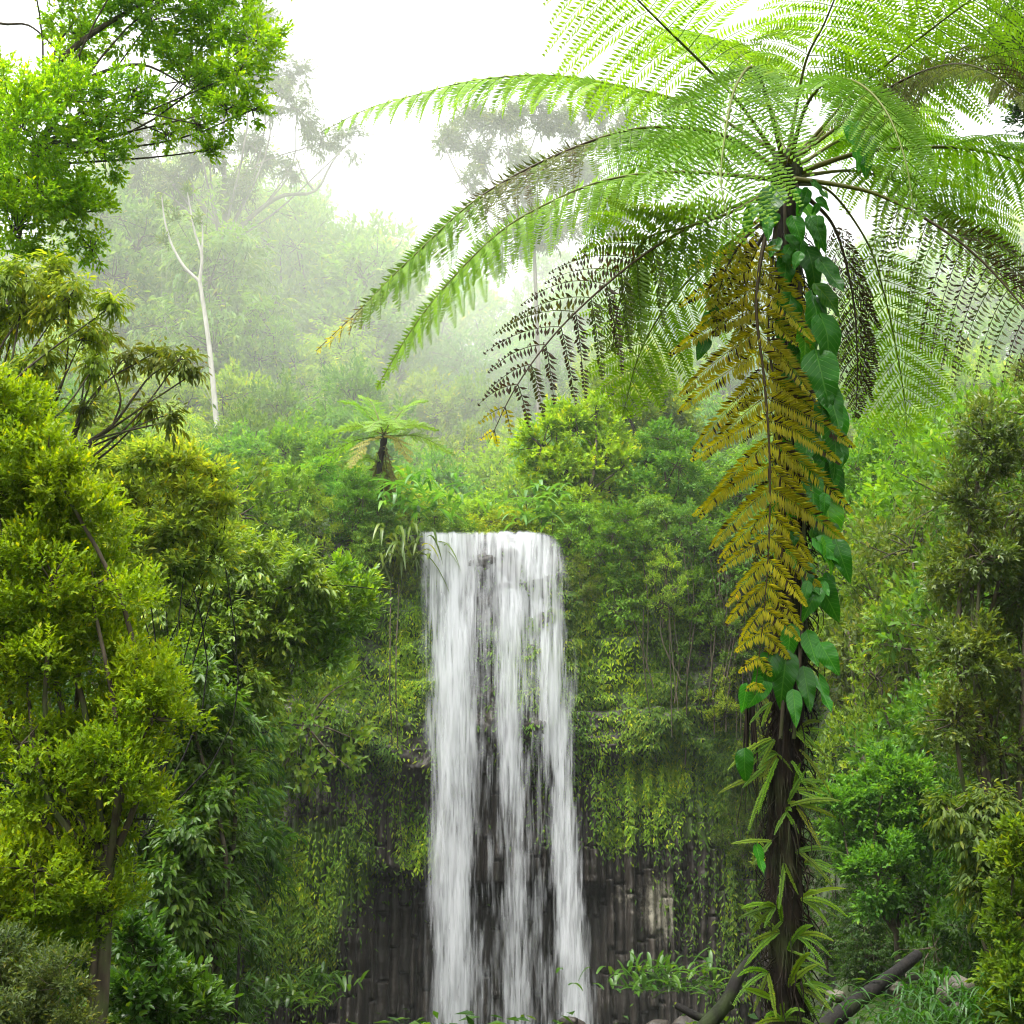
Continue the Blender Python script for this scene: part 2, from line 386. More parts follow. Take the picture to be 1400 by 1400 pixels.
# leafy moss and creepers clinging to the rock, as one ground-cover-like mass
n = 420000
sx = rng.uniform(-14, 13, n); sz = rng.uniform(-3, ZLIP, n)
sy, spx, spy = cliff_surface(sx, sz)
pr = blobs(spx, spy, MOSS) * (.2 + 1.5 * sstep(.40, .60, fbm(sx * .9, sz * .3, 0, 77)))
k = rng.random(n) < pr * .44
sx, sy, sz, spx, spy = sx[k], sy[k], sz[k], spx[k], spy[k]; n = len(sx)
d = np.stack([rng.normal(0, .5, n), -rng.uniform(.1, .8, n), -rng.uniform(.3, 1.3, n)], -1)
c0 = np.array([.05, .115, .010]); c1 = np.array([.19, .33, .012])
tt = np.clip(blobs(spx, spy, [(845, 880, 40, 110, 1.1), (890, 1080, 90, 45, .7), (480, 910, 80, 70, .6), (560, 900, 30, 140, .8), (575, 1165, 25, 40, .9), (720, 930, 60, 80, .6), (870, 1140, 70, 20, .6), (430, 1180, 60, 60, .8), (395, 1260, 50, 70, .6)]) + rng.normal(0, .16, n), 0, 1)[:, None]
mb = MB(); leaves(mb, np.stack([sx, sy - .02, sz], -1), d, np.tile([[0, -1, .6]], (n, 1)), rng.uniform(.09, .26, n), rng.uniform(.04, .09, n), rng.random(n), c=c0 * (1 - tt) + c1 * tt)
tag(mb.build('moss', M_TINT), 'green moss and creeping ferns covering the wet cliff', 'moss', kind='stuff')

# ------------------------------------------------------------------ waterfall
def water_sheet(seed, yoff, gain):
    nu, nv = 620, 420
    u = np.linspace(-.06, 1.06, nu); py = np.linspace(725, 1440, nv)
    U, PYv = np.meshgrid(u, py); v = (PYv - 727) / 680
    left = np.interp(PYv, [727, 900, 1100, 1425], [577, 580, 586, 586]); right = np.interp(PYv, [727, 745, 800, 1000, 1200, 1425], [748, 760, 774, 797, 812, 828])
    px = left + (right - left) * U
    st = fbm(px * .22, PYv * .017, seed, seed, 2) * .5 + fbm(px * .6, PYv * .045, seed, seed + 9, 2) * .45
    st2 = fbm(px * .06 + .004 * PYv, PYv * .012, seed, seed + 40, 3)
    def stream(c, wd, s):
        cc = np.interp(PYv, [727, 900, 1100, 1400], c); ww = np.interp(PYv, [727, 900, 1100, 1400], wd); ss = np.interp(PYv, [727, 900, 1100, 1400], s)
        return ss * np.exp(-np.abs((px - cc) / ww) ** 2.4)
    D = stream([614, 618, 622, 620], [40, 36, 29, 27], [1.0, .9, .86, .85]) + stream([694, 697, 702, 708], [26, 23, 20, 22], [.95, .8, .58, .52]) + stream([733, 751, 768, 788], [24, 23, 19, 21], [1.0, .9, .85, .82])
    D = np.maximum(D, .36 * sstep(577, 600, px) * (1 - sstep(740, 800, px)) * (1 - .55 * sstep(800, 1050, PYv)))
    D = np.maximum(D, .62 * (1 - sstep(735, 850, PYv)) * sstep(574, 582, px))
    D = D + .10 * sstep(1200, 1400, PYv) * np.exp(-((px - 700) / 110) ** 2)
    edge = sstep(-.05, .03, U) * (1 - sstep(.97, 1.05, U)) * sstep(726, 731, PYv + 3 * (noise(px * .2, 0, 0, 3) - .5) - 6 * sstep(738, 762, px))
    a = np.clip(D * 1.15 + (st - .5) * 2.3 * (.4 + .65 * np.clip(D, 0, 1)) + (st2 - .5) * .8 - .20, 0, .98) * edge * gain
    z0 = P(670, 729, 50)[2]
    yy = 49.6 - .9 * np.sqrt(np.clip(v, 0, 1.2)) + yoff + .45 * (fbm(px * .035, PYv * .004, seed, seed + 3) - .5)
    pts = np.stack([np.zeros_like(px)] * 3, -1)
    aa = (px - 700) / FPX; bb = -(PYv - 700) / FPX
    dirs = np.stack([aa, cp - bb * sp, sp + bb * cp], -1)
    pts = np.array([0, 0, 1.7]) + dirs * (yy / dirs[..., 1])[..., None]
    mb = MB(); i, j = np.meshgrid(np.arange(nv - 1), np.arange(nu - 1), indexing='ij')
    mb.add(pts.reshape(-1, 3), np.stack([i * nu + j, i * nu + j + 1, (i + 1) * nu + j + 1, (i + 1) * nu + j], -1).reshape(-1, 4), a=a.ravel())
    # water gliding over the lip, back along the creek bed
    return mb
base = P(690, 1400, 49)
wf = thing('waterfall', base, 'tall white waterfall dropping off the dark basalt cliff in three streams', 'waterfall'); wf['kind'] = 'structure'
for sd_, yo, g in ((11, 0, .93), (23, -.35, .6)):
    water_sheet(sd_, yo, g).build('falling_sheet', M_WATER, wf, origin=base)
mb = MB(); lx = np.linspace(P(580, 727, 50)[0], P(755, 727, 50)[0], 60); ly = np.linspace(50.4, 62, 30); LX, LY = np.meshgrid(lx, ly)
i, j = np.meshgrid(np.arange(29), np.arange(59), indexing='ij')
mb.add(np.stack([LX, LY, ZLIP + .03 + .02 * noise(LX * 3, LY * 2) + .02 * np.clip(LY - 49.6, 0, .5)], -1).reshape(-1, 3), np.stack([i * 60 + j, i * 60 + j + 1, (i + 1) * 60 + j + 1, (i + 1) * 60 + j], -1).reshape(-1, 4))
mb.build('creek', pool_material(), wf, origin=base)

# ------------------------------------------------------------------ trees and shrubs
def crown_mesh(mb, lumps, n, L, W, seed, up=.5, droop=0.0, per=7, twig=None, shape='rhomb', sub=14, subr=.42, spread=1.0, c=None):
    """leaf sprays on the twigs of sub-clumps around each lump (x,y,z,r or rx,ry,rz)"""
    g = np.random.default_rng(seed); subs = []
    lumps = [l if len(l) == 6 else (l[0], l[1], l[2], l[3], l[3], l[3]) for l in lumps]
    area = np.array([(l[3] * l[4] * l[5]) ** (2 / 3) for l in lumps]); share = area / area.sum()
    for l, q in zip(lumps, share):
        cc = np.array(l[:3]); rr = np.array(l[3:])
        u = unit(g.normal(size=(sub, 3)) + [0, 0, .25]); sc_ = cc + u * rr * g.uniform(.35, .95, (sub, 1))
        srad = rr.mean() * subr * g.uniform(.6, 1.35, sub)
        nt_ = max(3, int(n * q / per / sub))
        which = np.repeat(np.arange(sub), nt_)
        t = unit(g.normal(size=(len(which), 3)) + u[which] * .7 + [0, 0, .2])
        pos = sc_[which] + t * (srad[which] * g.uniform(.35, 1.1, len(which)))[:, None] * [1, 1, .8]
        td = unit(t * spread + u[which] * .5 + [0, 0, up] + g.normal(size=t.shape) * .35)
        tl = (twig or L * 2.2) * g.uniform(.6, 1.3, len(which))
        ax = unit(np.cross(td, g.normal(size=td.shape))); bx = np.cross(td, ax)
        for k in range(per):
            an = k * 2.4 + g.uniform(0, 6.28, len(which)); s = (k + 1) / per
            side = ax * np.cos(an)[:, None] + bx * np.sin(an)[:, None]
            tilt = .95 - .65 * s
            ld = unit(td * (1 - tilt * .6) + side * tilt + [0, 0, -droop] + g.normal(size=td.shape) * .12)
            nn = unit(td * .6 + np.array([0, 0, .8]) + side * -.2 + g.normal(size=td.shape) * .25)
            sz = g.uniform(.65, 1.2, len(which))
            leaves(mb, pos + td * (tl * (s - .4))[:, None], ld, nn, L * sz, W * sz, np.clip(g.normal(.42 + .18 * s, .2, len(which)), 0, 1), shape, c=c)
        subs.append((cc, sc_))
    return subs
def limbs(mb, base, fork, subs, r0, seed, twigs=True, sides=7):
    g = np.random.default_rng(seed + 99); base = np.array(base, float); fork = np.array(fork, float)
    mid = (base + fork) / 2 + g.normal(size=3) * np.linalg.norm(fork - base) * [.015, .015, 0]
    tube(mb, spline([base - [0, 0, r0 * 2], base, mid, fork], 12), np.r_[r0 * 1.5, np.linspace(r0 * 1.15, r0 * .7, 11)], sides + 2)
    for cc, sc_ in subs:
        dd = cc - fork; ln = np.linalg.norm(dd)
        m = fork + dd * .5 + g.normal(size=3) * ln * .09 + [0, 0, -ln * .06]
        tube(mb, spline([fork - (fork - base) * .04 * g.random(), m, cc], 9), np.linspace(r0 * .55, r0 * .22, 9), sides)
        if twigs:
            for s in sc_:
                q = (cc + s) / 2 + g.normal(size=3) * np.linalg.norm(s - cc) * .12
                tube(mb, spline([cc, q, s + (s - cc) * .35], 6), np.linspace(r0 * .2, r0 * .05, 6), 5)

TREES = {}
def make_variant(key, lumps, height, n, L, W, seed, color, bark=M_BARK, r0=.16, fork=.35, **kw):
    root = thing('tree', (0, 0, 0), 'tree', 'tree')
    mb = MB(); subs = crown_mesh(mb, lumps, n, L, W, seed, **kw)
    mb.build('crown', M_LEAF, root, color=color)
    tb = MB(); limbs(tb, (0, 0, 0), (0, 0, height * fork), subs, r0, seed); tb.build('trunk', bark, root)
    TREES[key] = [root, height, max(abs(l[0]) + l[3] for l in lumps), 0, color]
def rl(seed, n, h0, h1, rad, r, flat=.8):
    g = np.random.default_rng(seed); o = []
    for k in range(n):
        t = (k + .5) / n; z = h0 + (h1 - h0) * t; a = k * 2.4 + g.uniform(-.4, .4)
        q = rad * math.sin(math.pi * (.18 + .74 * t)) * g.uniform(.5, 1)
        rr = r * g.uniform(.75, 1.25); o.append((q * math.cos(a), q * math.sin(a), z, rr, rr, rr * flat))
    return o
G0 = (.055, .125, .016)
make_variant('round', rl(1, 12, 2.5, 8.2, 2.6, 1.6), 10, 9500, .30, .14, 1, G0)
make_variant('bushy', rl(2, 13, 1.0, 8.4, 3.0, 1.7), 10, 11000, .32, .17, 2, G0, fork=.2)
make_variant('weep', rl(3, 12, 1.2, 8.3, 2.6, 1.6, 1.2), 10, 11000, .38, .11, 3, G0, up=-.2, droop=.7, fork=.3)
make_variant('small', rl(4, 14, .8, 8.8, 3.3, 1.5, .7), 10, 14000, .22, .12, 4, G0, fork=.2)
make_variant('layer', rl(5, 10, 2.5, 9.0, 3.4, 1.7, .5), 10, 9500, .30, .16, 5, G0, fork=.35)
make_variant('airy', rl(6, 11, 5.0, 9.2, 2.8, 1.1, .6), 10, 6500, .20, .08, 6, G0, fork=.5, r0=.12, bark=M_PALE)
for k in TREES.values(): k[0].location = (0, -400, 0)
def place(key, px, top, Yd, wpx, label, cat='tree', group=None, color=None, name=None, zbase=None, rz=None, drop=0.0):
    root, hgt, rad, used, c0 = TREES[key]
    t = P(px, top, Yd); zb = float(H(t[0], Yd)) - drop if zbase is None else zbase
    h = max(t[2] - zb, 1.0) * 1.04; wid = max(wpx * Yd / FPX / 2, h * .36)
    s = (wid / rad, wid / rad, h / hgt)
    if rz is None: rz = random.uniform(0, 6.28)
    o = copy_tree(root, (t[0], Yd, zb), rz, s, label, group, color or c0)
    o['category'] = cat
    if name: o.name = name
    return o
random.seed(7)
def jc(c, a=.18):
    k = random.uniform(1 - a, 1 + a); h = random.uniform(-a, a) * .6
    return (c[0] * k * (1 + h), c[1] * k, c[2] * k * (1 - h))
GREENS = [(.08, .185, .02), (.11, .22, .02), (.07, .15, .025), (.13, .22, .022), (.08, .19, .035), (.16, .25, .022)]
keys = ['round', 'bushy', 'weep', 'small', 'layer', 'bushy', 'round']
for li, (Yd, step) in enumerate(((57, 78), (62, 84), (69, 84), (78, 84), (89, 84), (102, 88), (118, 92))):
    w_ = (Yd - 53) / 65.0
    px = 60 + (li % 2) * 40
    while px < 1480:
        top = np.interp(px, *LOW) * (1 - w_) + np.interp(px, *SIL) * w_ + random.uniform(-22, 26)
        near = Yd < 80
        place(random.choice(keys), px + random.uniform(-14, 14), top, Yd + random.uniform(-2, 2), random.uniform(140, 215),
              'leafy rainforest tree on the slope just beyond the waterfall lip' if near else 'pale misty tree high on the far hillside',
              group='rainforest trees on the slope above the falls' if near else 'misty trees on the far hillside', color=jc(tuple(c_ * (1 + .5 * w_) for c_ in random.choice(GREENS))), name='rainforest_tree' if near else 'misty_tree')  # leaf colour lightened with distance, standing in for brightly lit crowns
        px += step * random.uniform(.8, 1.2)


for k in TREES.values():            # the patterns themselves are set out as the rearmost trees
    pass
# ------------------------------------------------------------------ individually shaped plants
def plant(name, label, cat, Yd, base_px, lumps_px, n, L, W, color, material=None, group=None, fork=None, seed=None, r0=.05, extra=(), bark=None, depth=.8, limb_step=1, stem=True, grown=None, zc=1.0, **kw):
    """lumps: (px, py, radius px[, dY]); the thing's base stands on the ground below base_px"""
    seed = seed if seed is not None else (hash_of(name + label) % 9999)
    g = np.random.default_rng(seed); m_px = Yd / FPX
    b = P(base_px[0], base_px[1], Yd); b[2] = float(H(b[0], b[1])) if grown is None else b[2]
    t = thing(name, b, label, cat, group)
    ls = []
    for l in lumps_px:
        dY = l[3] if len(l) > 3 else g.uniform(-1, 1) * l[2] * m_px * depth
        q = P(l[0], l[1], Yd + dY); r = l[2] * m_px; ls.append((*q, r, r * depth, r * zc))
    mb = MB(); subs = crown_mesh(mb, ls, n, L, W, seed, **kw)
    mb.build('crown', material or M_LEAF, t, origin=b, color=color)
    if stem:
        c = np.mean([l[:3] for l in ls], 0); fk = P(*fork, Yd) if fork else b + (c - b) * .45
        tb = MB(); limbs(tb, b, fk, subs[::limb_step], r0, seed)
        for e in extra:
            tube(tb, spline([P(*q, Yd) if len(q) == 2 else P(q[0], q[1], Yd + q[2]) for q in e[0]], 16), np.linspace(e[1], e[2], 16), 7)
        tb.build('trunk', bark or M_BARK, t, origin=b)
    return t
def hash_of(x):
    h = 0
    for ch in x: h = (h * 131 + ord(ch)) & 0x7FFFFFFF
    return h

for (tx, ty, lm, lb) in [(-4.5, -2.5, [(-5, 0, 10, 2.2), (-2.5, 2.0, 10.5, 1.8), (-2, -2, 11, 2.2)], 'unseen tree added left of the camera to shade the foreground'),  # trees out of view, put in to shade the near foreground
                         (4.8, -2, [(4.5, .5, 10, 2.2), (2.2, 2.8, 10.6, 2.0), (5.5, 4.8, 9.6, 2.0), (1.8, -2.2, 11, 2.2), (2.6, 5.6, 10.2, 1.5), (8.2, 4.6, 9.4, 2.2), (8.5, 8.5, 10, 2.2)], 'unseen tree added right of the camera to shade the foreground')]:
    b_ = np.array([tx, ty, float(H(tx, ty))]); t_ = thing('canopy_tree', b_, lb, 'tree'); mb = MB(); sb_ = crown_mesh(mb, lm, 9000, .2, .1, 77 + int(tx)); mb.build('crown', M_LEAF, t_, origin=b_, color=(.06, .14, .018))
    tb = MB(); limbs(tb, b_, (tx * .95, ty * .8, 7.0), sb_, .22, 5); tb.build('trunk', M_BARK, t_, origin=b_)
g_ = np.random.default_rng(17); BUSH_LUMPS = []
while len(BUSH_LUMPS) < 150:
    py_ = g_.uniform(530, 1300); r_ = g_.uniform(32, 60); xe = np.interp(py_, [480, 560, 650, 740, 850, 960, 1040, 1130, 1200, 1260, 1330], [0, 72, 125, 188, 235, 262, 255, 238, 220, 165, 60])
    px_ = xe - r_ * .8 - (g_.random() ** 1.3) * (xe + 60)
    if px_ > -70: BUSH_LUMPS.append((px_, py_, r_, g_.uniform(-.35, .35) ))
plant('bush', 'yellow-green dense bush with upright leaf sprays on the left edge', 'bush', 9.0, (130, 1500),
      BUSH_LUMPS,
      190000, .038, .018, (.15, .24, .010), r0=.045, fork=(150, 1180), up=.9, per=9, sub=9, subr=.46, limb_step=8, twig=.12, shape='lance', depth=.9, extra=[([(125, 1460), (130, 1330), (142, 1230), (150, 1120)], .042, .03)])
plant('canopy_tree', 'big leafy tree leaning in from the upper left with dark branches', 'tree', 14.0, (-190, 1200),
      [(205, 30, 80), (290, 40, 75), (325, 100, 45), (255, 110, 62), (310, 150, 34), (110, 50, 60), (95, 140, 75), (30, 175, 85), (140, 195, 55), (50, 260, 75), (115, 290, 50), (20, 320, 60), (125, 340, 24), (270, 170, 26), (230, 185, 26), (345, 55, 48), (345, 150, 22), (290, 205, 16),
       (190, -70, 110), (330, -50, 70), (40, -60, 70), (180, 130, 40), (-60, 220, 90), (-40, 80, 60)],
      85000, .056, .027, (.16, .31, .013), M_THIN, r0=.03, fork=(50, 190), up=.1, per=8, sub=20, subr=.38, shape='lance', depth=1.1,
      extra=[([(-110, 420), (0, 200), (70, 95), (150, 30), (250, -20)], .07, .02), ([(-110, 420), (-20, 280), (35, 240), (80, 210), (130, 190)], .06, .012), ([(40, 140), (110, 110), (190, 88), (260, 120)], .03, .008),
             ([(-40, 10), (0, 32), (40, 35), (80, 70)], .02, .006), ([(70, 95), (80, 60), (110, 20)], .02, .006)])
plant('drooping_shrub', 'dark olive shrub with drooping leaves under the upper left tree', 'shrub', 13.0, (-60, 1100),
      [(35, 385, 34), (95, 405, 30), (20, 445, 40), (112, 465, 24), (60, 500, 34), (150, 420, 14), (70, 440, 26), (-10, 400, 40), (30, 530, 26), (130, 500, 16), (75, 370, 20)], 6500, .10, .030, (.17, .25, .035), M_THIN, r0=.03, up=-.3, droop=.8, shape='lance', fork=(-10, 620))
plant('sapling', 'thin bare-stemmed sapling with leaf tufts at its branch ends', 'tree', 13.5, (40, 1200),
      [(215, 480, 20), (245, 492, 16), (170, 490, 18), (265, 510, 12), (205, 560, 12), (235, 575, 14), (140, 460, 18), (115, 560, 14)], 1500, .10, .032, (.10, .135, .02), r0=.03, up=-.2, droop=.7, shape='lance', sub=7, fork=(75, 640),
      extra=[([(75, 640), (120, 605), (155, 580), (185, 540), (210, 510), (250, 490)], .022, .006), ([(90, 625), (150, 600), (205, 575), (240, 565)], .014, .004), ([(155, 580), (165, 545), (150, 500), (140, 460)], .012, .004), ([(80, 640), (105, 580), (115, 520), (118, 470)], .016, .005)])
plant('glossy_shrub', 'grey-green glossy shrub with orange young leaves behind the yellow bush', 'shrub', 16.0, (170, 1250),
      [(180, 640, 30), (215, 628, 24), (255, 640, 30), (290, 655, 20), (205, 690, 36), (262, 695, 32), (240, 745, 40), (150, 690, 32), (298, 720, 22), (175, 755, 40), (285, 765, 30), (225, 790, 40), (130, 640, 26), (310, 690, 14)], 16000, .095, .034, (.20, .28, .06), M_THIN, r0=.022, bark=M_DARK, droop=.25, shape='lance')
plant('leafy_tree', 'broad-leaved tree with long glossy leaves left of the waterfall', 'tree', 20.5, (300, 1300),
      [(320, 775, 50), (375, 790, 52), (300, 840, 58), (355, 850, 55), (250, 830, 50), (410, 800, 40), (330, 910, 60), (270, 910, 60), (395, 870, 40), (230, 900, 45)], 24000, .12, .042, (.125, .21, .026), M_GLOSS, r0=.03, bark=M_DARK, fork=(265, 965), limb_step=2, droop=.45, up=.1, shape='lance',
      extra=[([(330, 880), (380, 810), (450, 800), (520, 806)], .02, .006), ([(250, 920), (300, 870), (345, 850)], .02, .008)])
plant('bright_shrub', 'bright green shrub lit at the tip of the left bank', 'shrub', 21.0, (330, 1250),
      [(440, 825, 40), (480, 800, 32), (420, 865, 42), (465, 860, 36), (395, 900, 38), (495, 830, 22), (445, 900, 26), (360, 945, 35)], 9000, .11, .046, (.11, .22, .022), M_GLOSS, r0=.022, bark=M_DARK, shape='lance', fork=(345, 975), limb_step=2)
plant('dark_tree', 'dark green drooping tree in front of the left cliff', 'tree', 18.5, (290, 1420),
      [(258, 970, 65), (303, 1020, 50), (228, 1050, 70), (288, 1095, 52), (248, 1150, 70), (298, 1180, 45), (223, 1230, 70), (268, 1270, 50), (198, 1310, 60), (183, 1140, 60), (188, 1000, 60), (313, 970, 25)], 26000, .14, .05, (.065, .14, .018), M_GLOSS, r0=.08, droop=.5, up=0, shape='lance')
plant('twiggy_shrub', 'grey-green small-leaved shrub in the bottom left corner', 'shrub', 8.0, (40, 1500),
      [(30, 1340, 60), (85, 1350, 45), (10, 1400, 70), (100, 1405, 45), (50, 1420, 60), (-10, 1320, 40)], 16000, .032, .014, (.07, .10, .045), r0=.02, up=.3)
plant('low_shrub', 'bright green low shrub beside the slender brown trunk', 'shrub', 10.5, (210, 1480),
      [(190, 1375, 42), (235, 1360, 38), (160, 1405, 45), (262, 1400, 42), (215, 1410, 48), (180, 1290, 30), (215, 1320, 28)], 6500, .075, .036, (.05, .12, .018), M_GLOSS, r0=.02, shape='lance')
plant('fine_leaved_shrub', 'tall grey-green fine-leaved shrub on the right edge', 'shrub', 17.0, (1390, 1300),
      [(1345, 600, 60), (1410, 570, 80), (1325, 690, 58), (1395, 690, 85), (1310, 790, 55), (1375, 810, 85), (1320, 900, 62), (1395, 920, 85), (1305, 985, 45), (1370, 1030, 70), (1430, 800, 80), (1340, 760, 50)], 42000, .085, .034, (.075, .12, .030), M_GLOSS, r0=.08, up=.1, sub=18, subr=.36)
plant('round_tree', 'vivid green rounded small tree right of the tree fern trunk', 'tree', 24.0, (1225, 1420),
      [(1195, 1085, 45), (1245, 1085, 42), (1175, 1145, 48), (1240, 1150, 55), (1205, 1200, 50), (1150, 1115, 36), (1270, 1200, 36), (1215, 1050, 28), (1290, 1160, 24)], 28000, .09, .046, (.06, .165, .022), r0=.06, fork=(1225, 1270))
plant('olive_shrub', 'olive shrub with hanging pointed leaves on the right edge', 'shrub', 14.0, (1400, 1420),
      [(1300, 1110, 30), (1345, 1120, 38), (1390, 1110, 45), (1330, 1165, 36), (1380, 1180, 45), (1350, 1220, 32), (1410, 1230, 45)], 7500, .095, .032, (.06, .105, .02), M_LEAF, r0=.04, droop=.8, up=-.2, shape='lance')
plant('corner_shrub', 'yellow-green shrub with rusty tips in the bottom right corner', 'shrub', 12.0, (1420, 1480),
      [(1385, 1190, 35), (1400, 1260, 45), (1380, 1320, 45), (1410, 1380, 55), (1370, 1385, 30), (1395, 1150, 25)], 12000, .06, .028, (.09, .16, .015), r0=.03, shape='lance')
plant('shade_tree', 'dark blue-green tree in the top right corner behind the fronds', 'tree', 17.0, (1500, 1000),
      [(1385, 30, 40), (1400, 90, 50), (1370, 70, 26), (1440, 40, 60), (1440, 150, 60)], 9000, .08, .035, (.03, .075, .03), r0=.1, fork=(1480, 300))
plant('tall_gum', 'tall misty gum tree with spreading pale limbs on the left skyline', 'tree', 92.0, (303, 540),
      [(365, 110, 48), (405, 150, 42), (335, 55, 45), (370, 30, 34), (440, 195, 26), (478, 195, 26), (235, 250, 42), (275, 205, 50), (350, 205, 42), (395, 235, 26), (205, 185, 45), (300, 130, 50), (320, 0, 40), (410, 100, 26), (180, 240, 40), (335, 270, 40)],
      30000, .36, .12, (.06, .10, .03), r0=.16, fork=(303, 330), bark=M_GREY, up=-.2, droop=.6, sub=10, subr=.34,
      extra=[([(302, 570), (308, 300), (305, 180), (312, 60)], .32, .08), ([(308, 330), (345, 295), (385, 268), (430, 262), (452, 225), (470, 200)], .22, .05), ([(308, 320), (275, 280), (255, 245), (215, 235)], .25, .07), ([(430, 262), (415, 240), (405, 215)], .1, .04)])
plant('slender_tree', 'slender white-trunked forked tree on the misty left slope', 'tree', 74.0, (298, 590),
      [(222, 280, 9), (257, 265, 9), (240, 300, 7), (268, 300, 7), (225, 330, 6)], 260, .28, .10, (.08, .14, .03), r0=.01, fork=(296, 560), bark=M_PALE, sub=5, stem=True, grown=None,
      extra=[([(298, 600), (290, 510), (283, 450), (273, 385)], .17, .11), ([(273, 385), (252, 365), (235, 335), (226, 305), (221, 270)], .10, .035), ([(273, 385), (276, 350), (267, 320), (261, 290), (256, 262)], .10, .035), ([(276, 350), (277, 320), (275, 295)], .07, .03)])
plant('misty_gum', 'pale misty gum behind the arching fern fronds', 'tree', 84.0, (735, 470),
      [(640, 185, 40), (690, 170, 45), (605, 195, 24), (740, 160, 45), (790, 190, 40), (720, 230, 35), (660, 215, 26), (720, 285, 36), (765, 330, 40), (690, 340, 34), (785, 250, 40), (810, 150, 40), (860, 190, 40), (640, 250, 20), (830, 290, 40)], 26000, .36, .12, (.06, .10, .03), r0=.16, fork=(730, 330), bark=M_GREY, droop=.5, sub=10, subr=.34)
plant('lime_tree', 'bright lime-green tree on the bank above the waterfall', 'tree', 55.5, (790, 720),
      [(740, 610, 36), (790, 590, 36), (830, 610, 32), (850, 640, 26), (770, 640, 36), (810, 640, 36), (735, 650, 30), (760, 575, 28), (815, 565, 26)], 9500, .24, .13, (.17, .29, .018), r0=.16)
plant('yellow_tree', 'pale yellow-green tree behind the lime-green one', 'tree', 60.0, (860, 640),
      [(860, 570, 40), (900, 560, 40), (830, 540, 36), (880, 520, 36), (920, 590, 36)], 8000, .26, .14, (.13, .21, .02), r0=.16)

# shrubs standing on the cliff top and clinging to its face: (px, py, radius px, dY from the face, colour, key)
def on_cliff(px, py):
    z = P(px, py, 49)[2]; x = P(px, py, 49)[0]
    y = cliff_surface(np.array([x]), np.array([z]))[0][0]; return np.array([x, y, z])
CL = [(330, 700, 60, 0), (390, 690, 60, 1), (440, 720, 55, 2), (480, 690, 50, 0), (360, 760, 55, 3), (420, 790, 50, 4), (500, 760, 40, 1), (470, 830, 36, 2), (520, 720, 40, 4), (545, 790, 26, 5), (300, 800, 60, 2), (380, 850, 45, 3),
      (800, 720, 45, 1), (850, 740, 55, 0), (900, 720, 55, 3), (950, 740, 55, 4), (800, 790, 32, 5), (850, 810, 45, 1), (905, 800, 48, 2), (960, 820, 50, 0), (1010, 760, 60, 3), (1060, 800, 60, 5), (1010, 870, 50, 4), (930, 870, 36, 3), (1110, 760, 70, 2), (1120, 870, 60, 1), (990, 950, 40, 2), (1070, 930, 55, 3),
      (1150, 960, 60, 5), (1060, 1020, 55, 2), (1130, 1050, 60, 3), (1020, 1130, 40, 5), (1090, 1150, 60, 2), (280, 900, 60, 3), (340, 1150, 40, 5), (300, 1250, 50, 2)]
CC = [(.075, .18, .018), (.11, .22, .02), (.13, .21, .022), (.065, .15, .018), (.08, .17, .035), (.08, .13, .02)]
CN = ['leafy shrub rooted on the cliff edge beside the falls', 'creeper-draped shrub clinging to the cliff face']
for (px, py, r, k) in CL:
    q = on_cliff(px, py); dY = q[1] - .4; s_ = dY / FPX
    key = ['bushy', 'weep', 'small', 'weep', 'bushy', 'small'][k]
    root, hgt, rad, _, _ = TREES[key]
    h = r * s_ * 2.4
    o = copy_tree(root, (q[0], q[1] - .1, q[2] - h * .5), random.uniform(0, 6.28), (r * s_ / rad * 1.05,) * 2 + (h / hgt,), CN[0] if py < 780 else CN[1], 'shrubs on the cliff edge' if py < 780 else 'shrubs on the cliff face', jc(CC[k]))
    o.name = 'cliff_shrub'; o['category'] = 'shrub'
# trees on the flanks of the gorge: (px, top py, Y, width px, colour, key)
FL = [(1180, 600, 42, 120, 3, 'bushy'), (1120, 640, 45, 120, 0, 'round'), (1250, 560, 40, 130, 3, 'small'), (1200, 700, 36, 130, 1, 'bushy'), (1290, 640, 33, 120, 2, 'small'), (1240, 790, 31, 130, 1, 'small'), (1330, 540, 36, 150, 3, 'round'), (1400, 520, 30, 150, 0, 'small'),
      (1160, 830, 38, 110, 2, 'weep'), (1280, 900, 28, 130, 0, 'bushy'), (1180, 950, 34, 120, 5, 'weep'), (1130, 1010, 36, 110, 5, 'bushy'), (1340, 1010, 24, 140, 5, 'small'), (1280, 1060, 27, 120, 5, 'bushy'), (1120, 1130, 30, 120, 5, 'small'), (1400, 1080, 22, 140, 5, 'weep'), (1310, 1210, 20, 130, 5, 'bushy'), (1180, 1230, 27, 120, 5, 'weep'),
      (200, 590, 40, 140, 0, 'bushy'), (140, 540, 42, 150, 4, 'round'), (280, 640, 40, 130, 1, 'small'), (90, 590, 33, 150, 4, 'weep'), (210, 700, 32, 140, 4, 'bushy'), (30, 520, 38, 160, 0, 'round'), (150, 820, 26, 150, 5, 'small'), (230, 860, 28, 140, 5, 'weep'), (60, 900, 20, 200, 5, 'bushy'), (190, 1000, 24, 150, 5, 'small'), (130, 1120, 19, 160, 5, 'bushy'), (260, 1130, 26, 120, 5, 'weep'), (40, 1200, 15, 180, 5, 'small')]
FC = [(.06, .14, .018), (.095, .175, .02), (.08, .12, .03), (.085, .20, .018), (.07, .12, .03), (.022, .06, .010)]  # last entry darkened to carry canopy shade in the leaf colour
